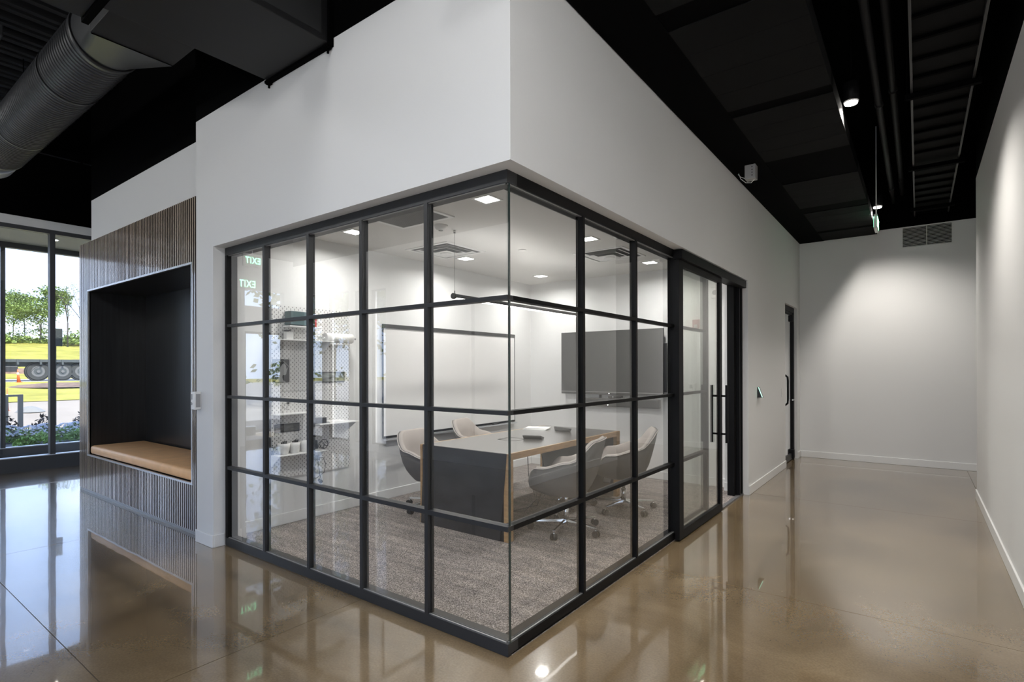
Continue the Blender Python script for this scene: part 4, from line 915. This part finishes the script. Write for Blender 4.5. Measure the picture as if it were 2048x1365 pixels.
for k, (x, y, s) in enumerate(((-56, 12.1, .7), (-57, 12.9, .9), (-58, 14.0, .8), (-57, 8.2, .6), (-58, 9.4, .6), (-58, 10.8, .5))):
    rnd = random.Random(50+k); fo = MB()
    for _ in range(420):
        c_ = Vector((rnd.gauss(0, .5), rnd.gauss(0, .8), abs(rnd.gauss(0, .45))))*s; q = rnd.uniform(.06, .14); u = Vector((rnd.uniform(-1, 1), rnd.uniform(-1, 1), rnd.uniform(-.6, .6))).normalized(); v = u.orthogonal().normalized()
        fo.bm.faces.new([fo.bm.verts.new(c_+u*q), fo.bm.verts.new(c_+v*q), fo.bm.verts.new(c_-u*q), fo.bm.verts.new(c_-v*q)])
    o = fo.build('shrub', M_LEAF, recalc=False); o.location = (x, y, 3.72); tag(o, ['low green shrub under the bare forked ridge tree', 'largest low shrub on the ridge beyond the bare tree', 'low ridge shrub nearest the slat wall', 'small ridge shrub beside the outer post', 'small shrub under the middle ridge trees', 'smallest shrub beneath the tall pointed ridge tree'][k], 'shrub', 'shrubs along the ridge')
for k, (x, y, h_) in enumerate(((-13.5, -17, 7.5), (-10.5, -21, 6.5), (-16, -14, 6), (-18.5, -9.5, 7), (-7.2, -19, 5.5), (-20, -13, 6.5))):
    tree(x, y, -.05, h_, .55, 'leafy tree beyond the south windows mirrored in the glass', 30+k)

# flat-bed trailer
TX = -34.0
tk = empty('flatbed_trailer', (TX, 6.3, .93)); tag(tk, 'grey flatbed trailer with a row of large wheels on the road', 'trailer')
B(-1.2, 1.2, -4.6, 6.0, .92, 1.06).build('deck', M_TRUCK, tk); B(.7, .85, -4.6, 6.0, .70, .92).build('frame_rail', M_TRUCK, tk)
for q in range(12): B(1.2, 1.24, -4.5+q*.85, -4.42+q*.85, .80, 1.06).build('side_stake', M_TRUCK, tk)
B(.9, 1.2, -4.4, -1.9, .45, .72, .02).build('tool_box', M_RUBBER, tk)
for q, y in enumerate((-1.12, -.17, .60, 1.5)):
    wh = empty('wheel', (1.0, y, .465)); wh.parent = tk
    MB().cyl((-.3, 0, 0), (0, 0, 0), .475, seg=32).cyl((0, 0, 0), (.02, 0, 0), .45, .40, seg=32).build('tyre', M_TYRE, wh)
    MB().cyl((.0, 0, 0), (.028, 0, 0), .26, seg=28).build('rim', M_RIM, wh); MB().cyl((.02, 0, 0), (.034, 0, 0), .17, seg=20).build('rim_recess', M_TRUCK, wh); MB().cyl((.03, 0, 0), (.09, 0, 0), .07, seg=14).build('hub', M_RIM, wh)
m_ = MB(); m_.grid([[(.66, 2.9*math.cos(a_*PI/16)*.72+.7, .42+.62*math.sin(a_*PI/16)) for a_ in range(17)], [(1.06, 2.9*math.cos(a_*PI/16)*.72+.7, .42+.62*math.sin(a_*PI/16)) for a_ in range(17)]]); 
o = m_.build('mudguard', M_TRUCK, tk, recalc=False)
# cones / markers / rack / sign
def cone(x, y, z, h_, r_, lab, lean=0):
    o = empty('traffic_cone', (x, y, z)); tag(o, lab, 'traffic cone', 'orange cones'); o.rotation_euler = (lean, 0, 0)
    MB().cyl((0, 0, .03), (0, 0, h_), r_, r_*.22, seg=14).build('body', M_ORANGE, o); B(-r_*1.4, r_*1.4, -r_*1.4, r_*1.4, 0, .03).build('base', M_ORANGE, o); MB().cyl((0, 0, h_*.6), (0, 0, h_*.75), r_*.62, r_*.50, seg=14).build('band', M_PAPER, o)
cone(-29.5, 3.80, .92, .58, .07, 'orange cone beside the trailer wheel', .08)
cone(-18.0, 1.36, .34, .62, .035, 'thin orange marker behind the bicycle rack')
o = empty('bicycle_rack', (-13.3, .62, .05)); tag(o, 'light grey square bicycle rack outside the storefront', 'bicycle rack')
B(-.03, .03, -.17, -.09, 0, .86).build('leg', M_BOLL, o); B(-.03, .03, .06, .14, 0, .86).build('leg', M_BOLL, o); B(-.03, .03, -.17, .14, .86, .90).build('top_bar', M_BOLL, o)
o = empty('sign_post', (-12.3, 1.06, .06)); tag(o, 'dark rounded back of a road sign on a post behind the mullion', 'sign')
B(-.012, .012, -.115, .115, 1.88, 2.24, .01).build('sign_plate', M_SIGNB, o); B(-.03, -.012, -.02, .02, 0, 2.1).build('post', M_SIGNB, o)
mound(-17.6, 1.75, .33, .35, .3, .14, M_BOLL, 'kerb_stone', 'small grey stone on the pavement beyond the bicycle rack', 'stone', 9)
# planting
def plant(x, y, r_, h_, m1, lab, cat, seed, n=420, m2=None, leaf=.022, grp=None):
    rnd = random.Random(seed); o = empty(cat.replace(' ', '_'), (x, y, .06)); tag(o, lab, cat, grp)
    fo = MB()
    for _ in range(n):
        a = rnd.uniform(0, 2*PI); rr = r_*math.sqrt(rnd.random()); z = h_*(1-(rr/r_)**2*.7)*rnd.uniform(.25, 1)
        c_ = Vector((rr*math.cos(a), rr*math.sin(a), z)); u = Vector((rnd.uniform(-1, 1), rnd.uniform(-1, 1), rnd.uniform(-.4, 1))).normalized(); v = u.orthogonal().normalized(); s = leaf*rnd.uniform(.6, 1.5)
        fo.bm.faces.new([fo.bm.verts.new(c_+u*s*1.5), fo.bm.verts.new(c_+v*s*.6), fo.bm.verts.new(c_-u*s*1.5), fo.bm.verts.new(c_-v*s*.6)])
    f_ = fo.build('foliage', m1, o, recalc=False); f_['kind'] = 'stuff'
    st_ = MB()
    for _ in range(7):
        a = rnd.uniform(0, 6.28); st_.tube([(0, 0, 0), (r_*.5*math.cos(a), r_*.5*math.sin(a), h_*.7)], .004, 4)
    st_.build('stems', M_BARK, o)
    if m2:
        fl_ = MB()
        for _ in range(120):
            a = rnd.uniform(0, 2*PI); rr = r_*math.sqrt(rnd.random()); z = h_*(1.05-(rr/r_)**2*.6)
            c_ = Vector((rr*math.cos(a), rr*math.sin(a), z)); s = .014*rnd.uniform(.7, 1.5)
            fl_.box(c_.x-s, c_.x+s, c_.y-s, c_.y+s, c_.z-s*.5, c_.z+s*.5)
        q = fl_.build('blossoms', m2, o); q['kind'] = 'stuff'
rnd = random.Random(3)
ORD = ['first', 'second', 'third', 'fourth', 'fifth', 'sixth', 'seventh', 'eighth', 'ninth']
for k in range(9):
    plant(-12.25-.25*(k % 2), .15+.26*k, .26, .30, M_LEAF2, ORD[k]+' pale lavender flower mound in the planting bed, counted from the outer post', 'flowering plant', 100+k, 240, M_LAV, grp='lavender flower mounds')
for k, (x, y, r_, h_) in enumerate(((-11.6, .75, .24, .26), (-11.5, .42, .15, .16), (-11.7, 1.25, .22, .24), (-11.6, 1.55, .2, .2))):
    plant(x, y, r_, h_, M_LEAF2, ['bright green grassy clump in front of the flowers, largest of them', 'smallest bright green clump in the planting bed', 'bright green clump right of the storefront mullion', 'bright green clump nearest the slat wall'][k], 'green plant', 200+k, 420, grp='green clumps in the bed')
for k, (x, y) in enumerate(((-12.7, .42), (-12.7, .95), (-12.8, 1.62), (-12.8, .15))):
    plant(x, y, .20, .5, M_MAROON, ['dark reddish shrub by the bicycle rack legs', 'dark reddish shrub left of the mullion', 'dark reddish shrub right of the mullion', 'dark reddish shrub by the outer post'][k], 'dark shrub', 300+k, 150, leaf=.03, grp='dark shrubs in the bed')
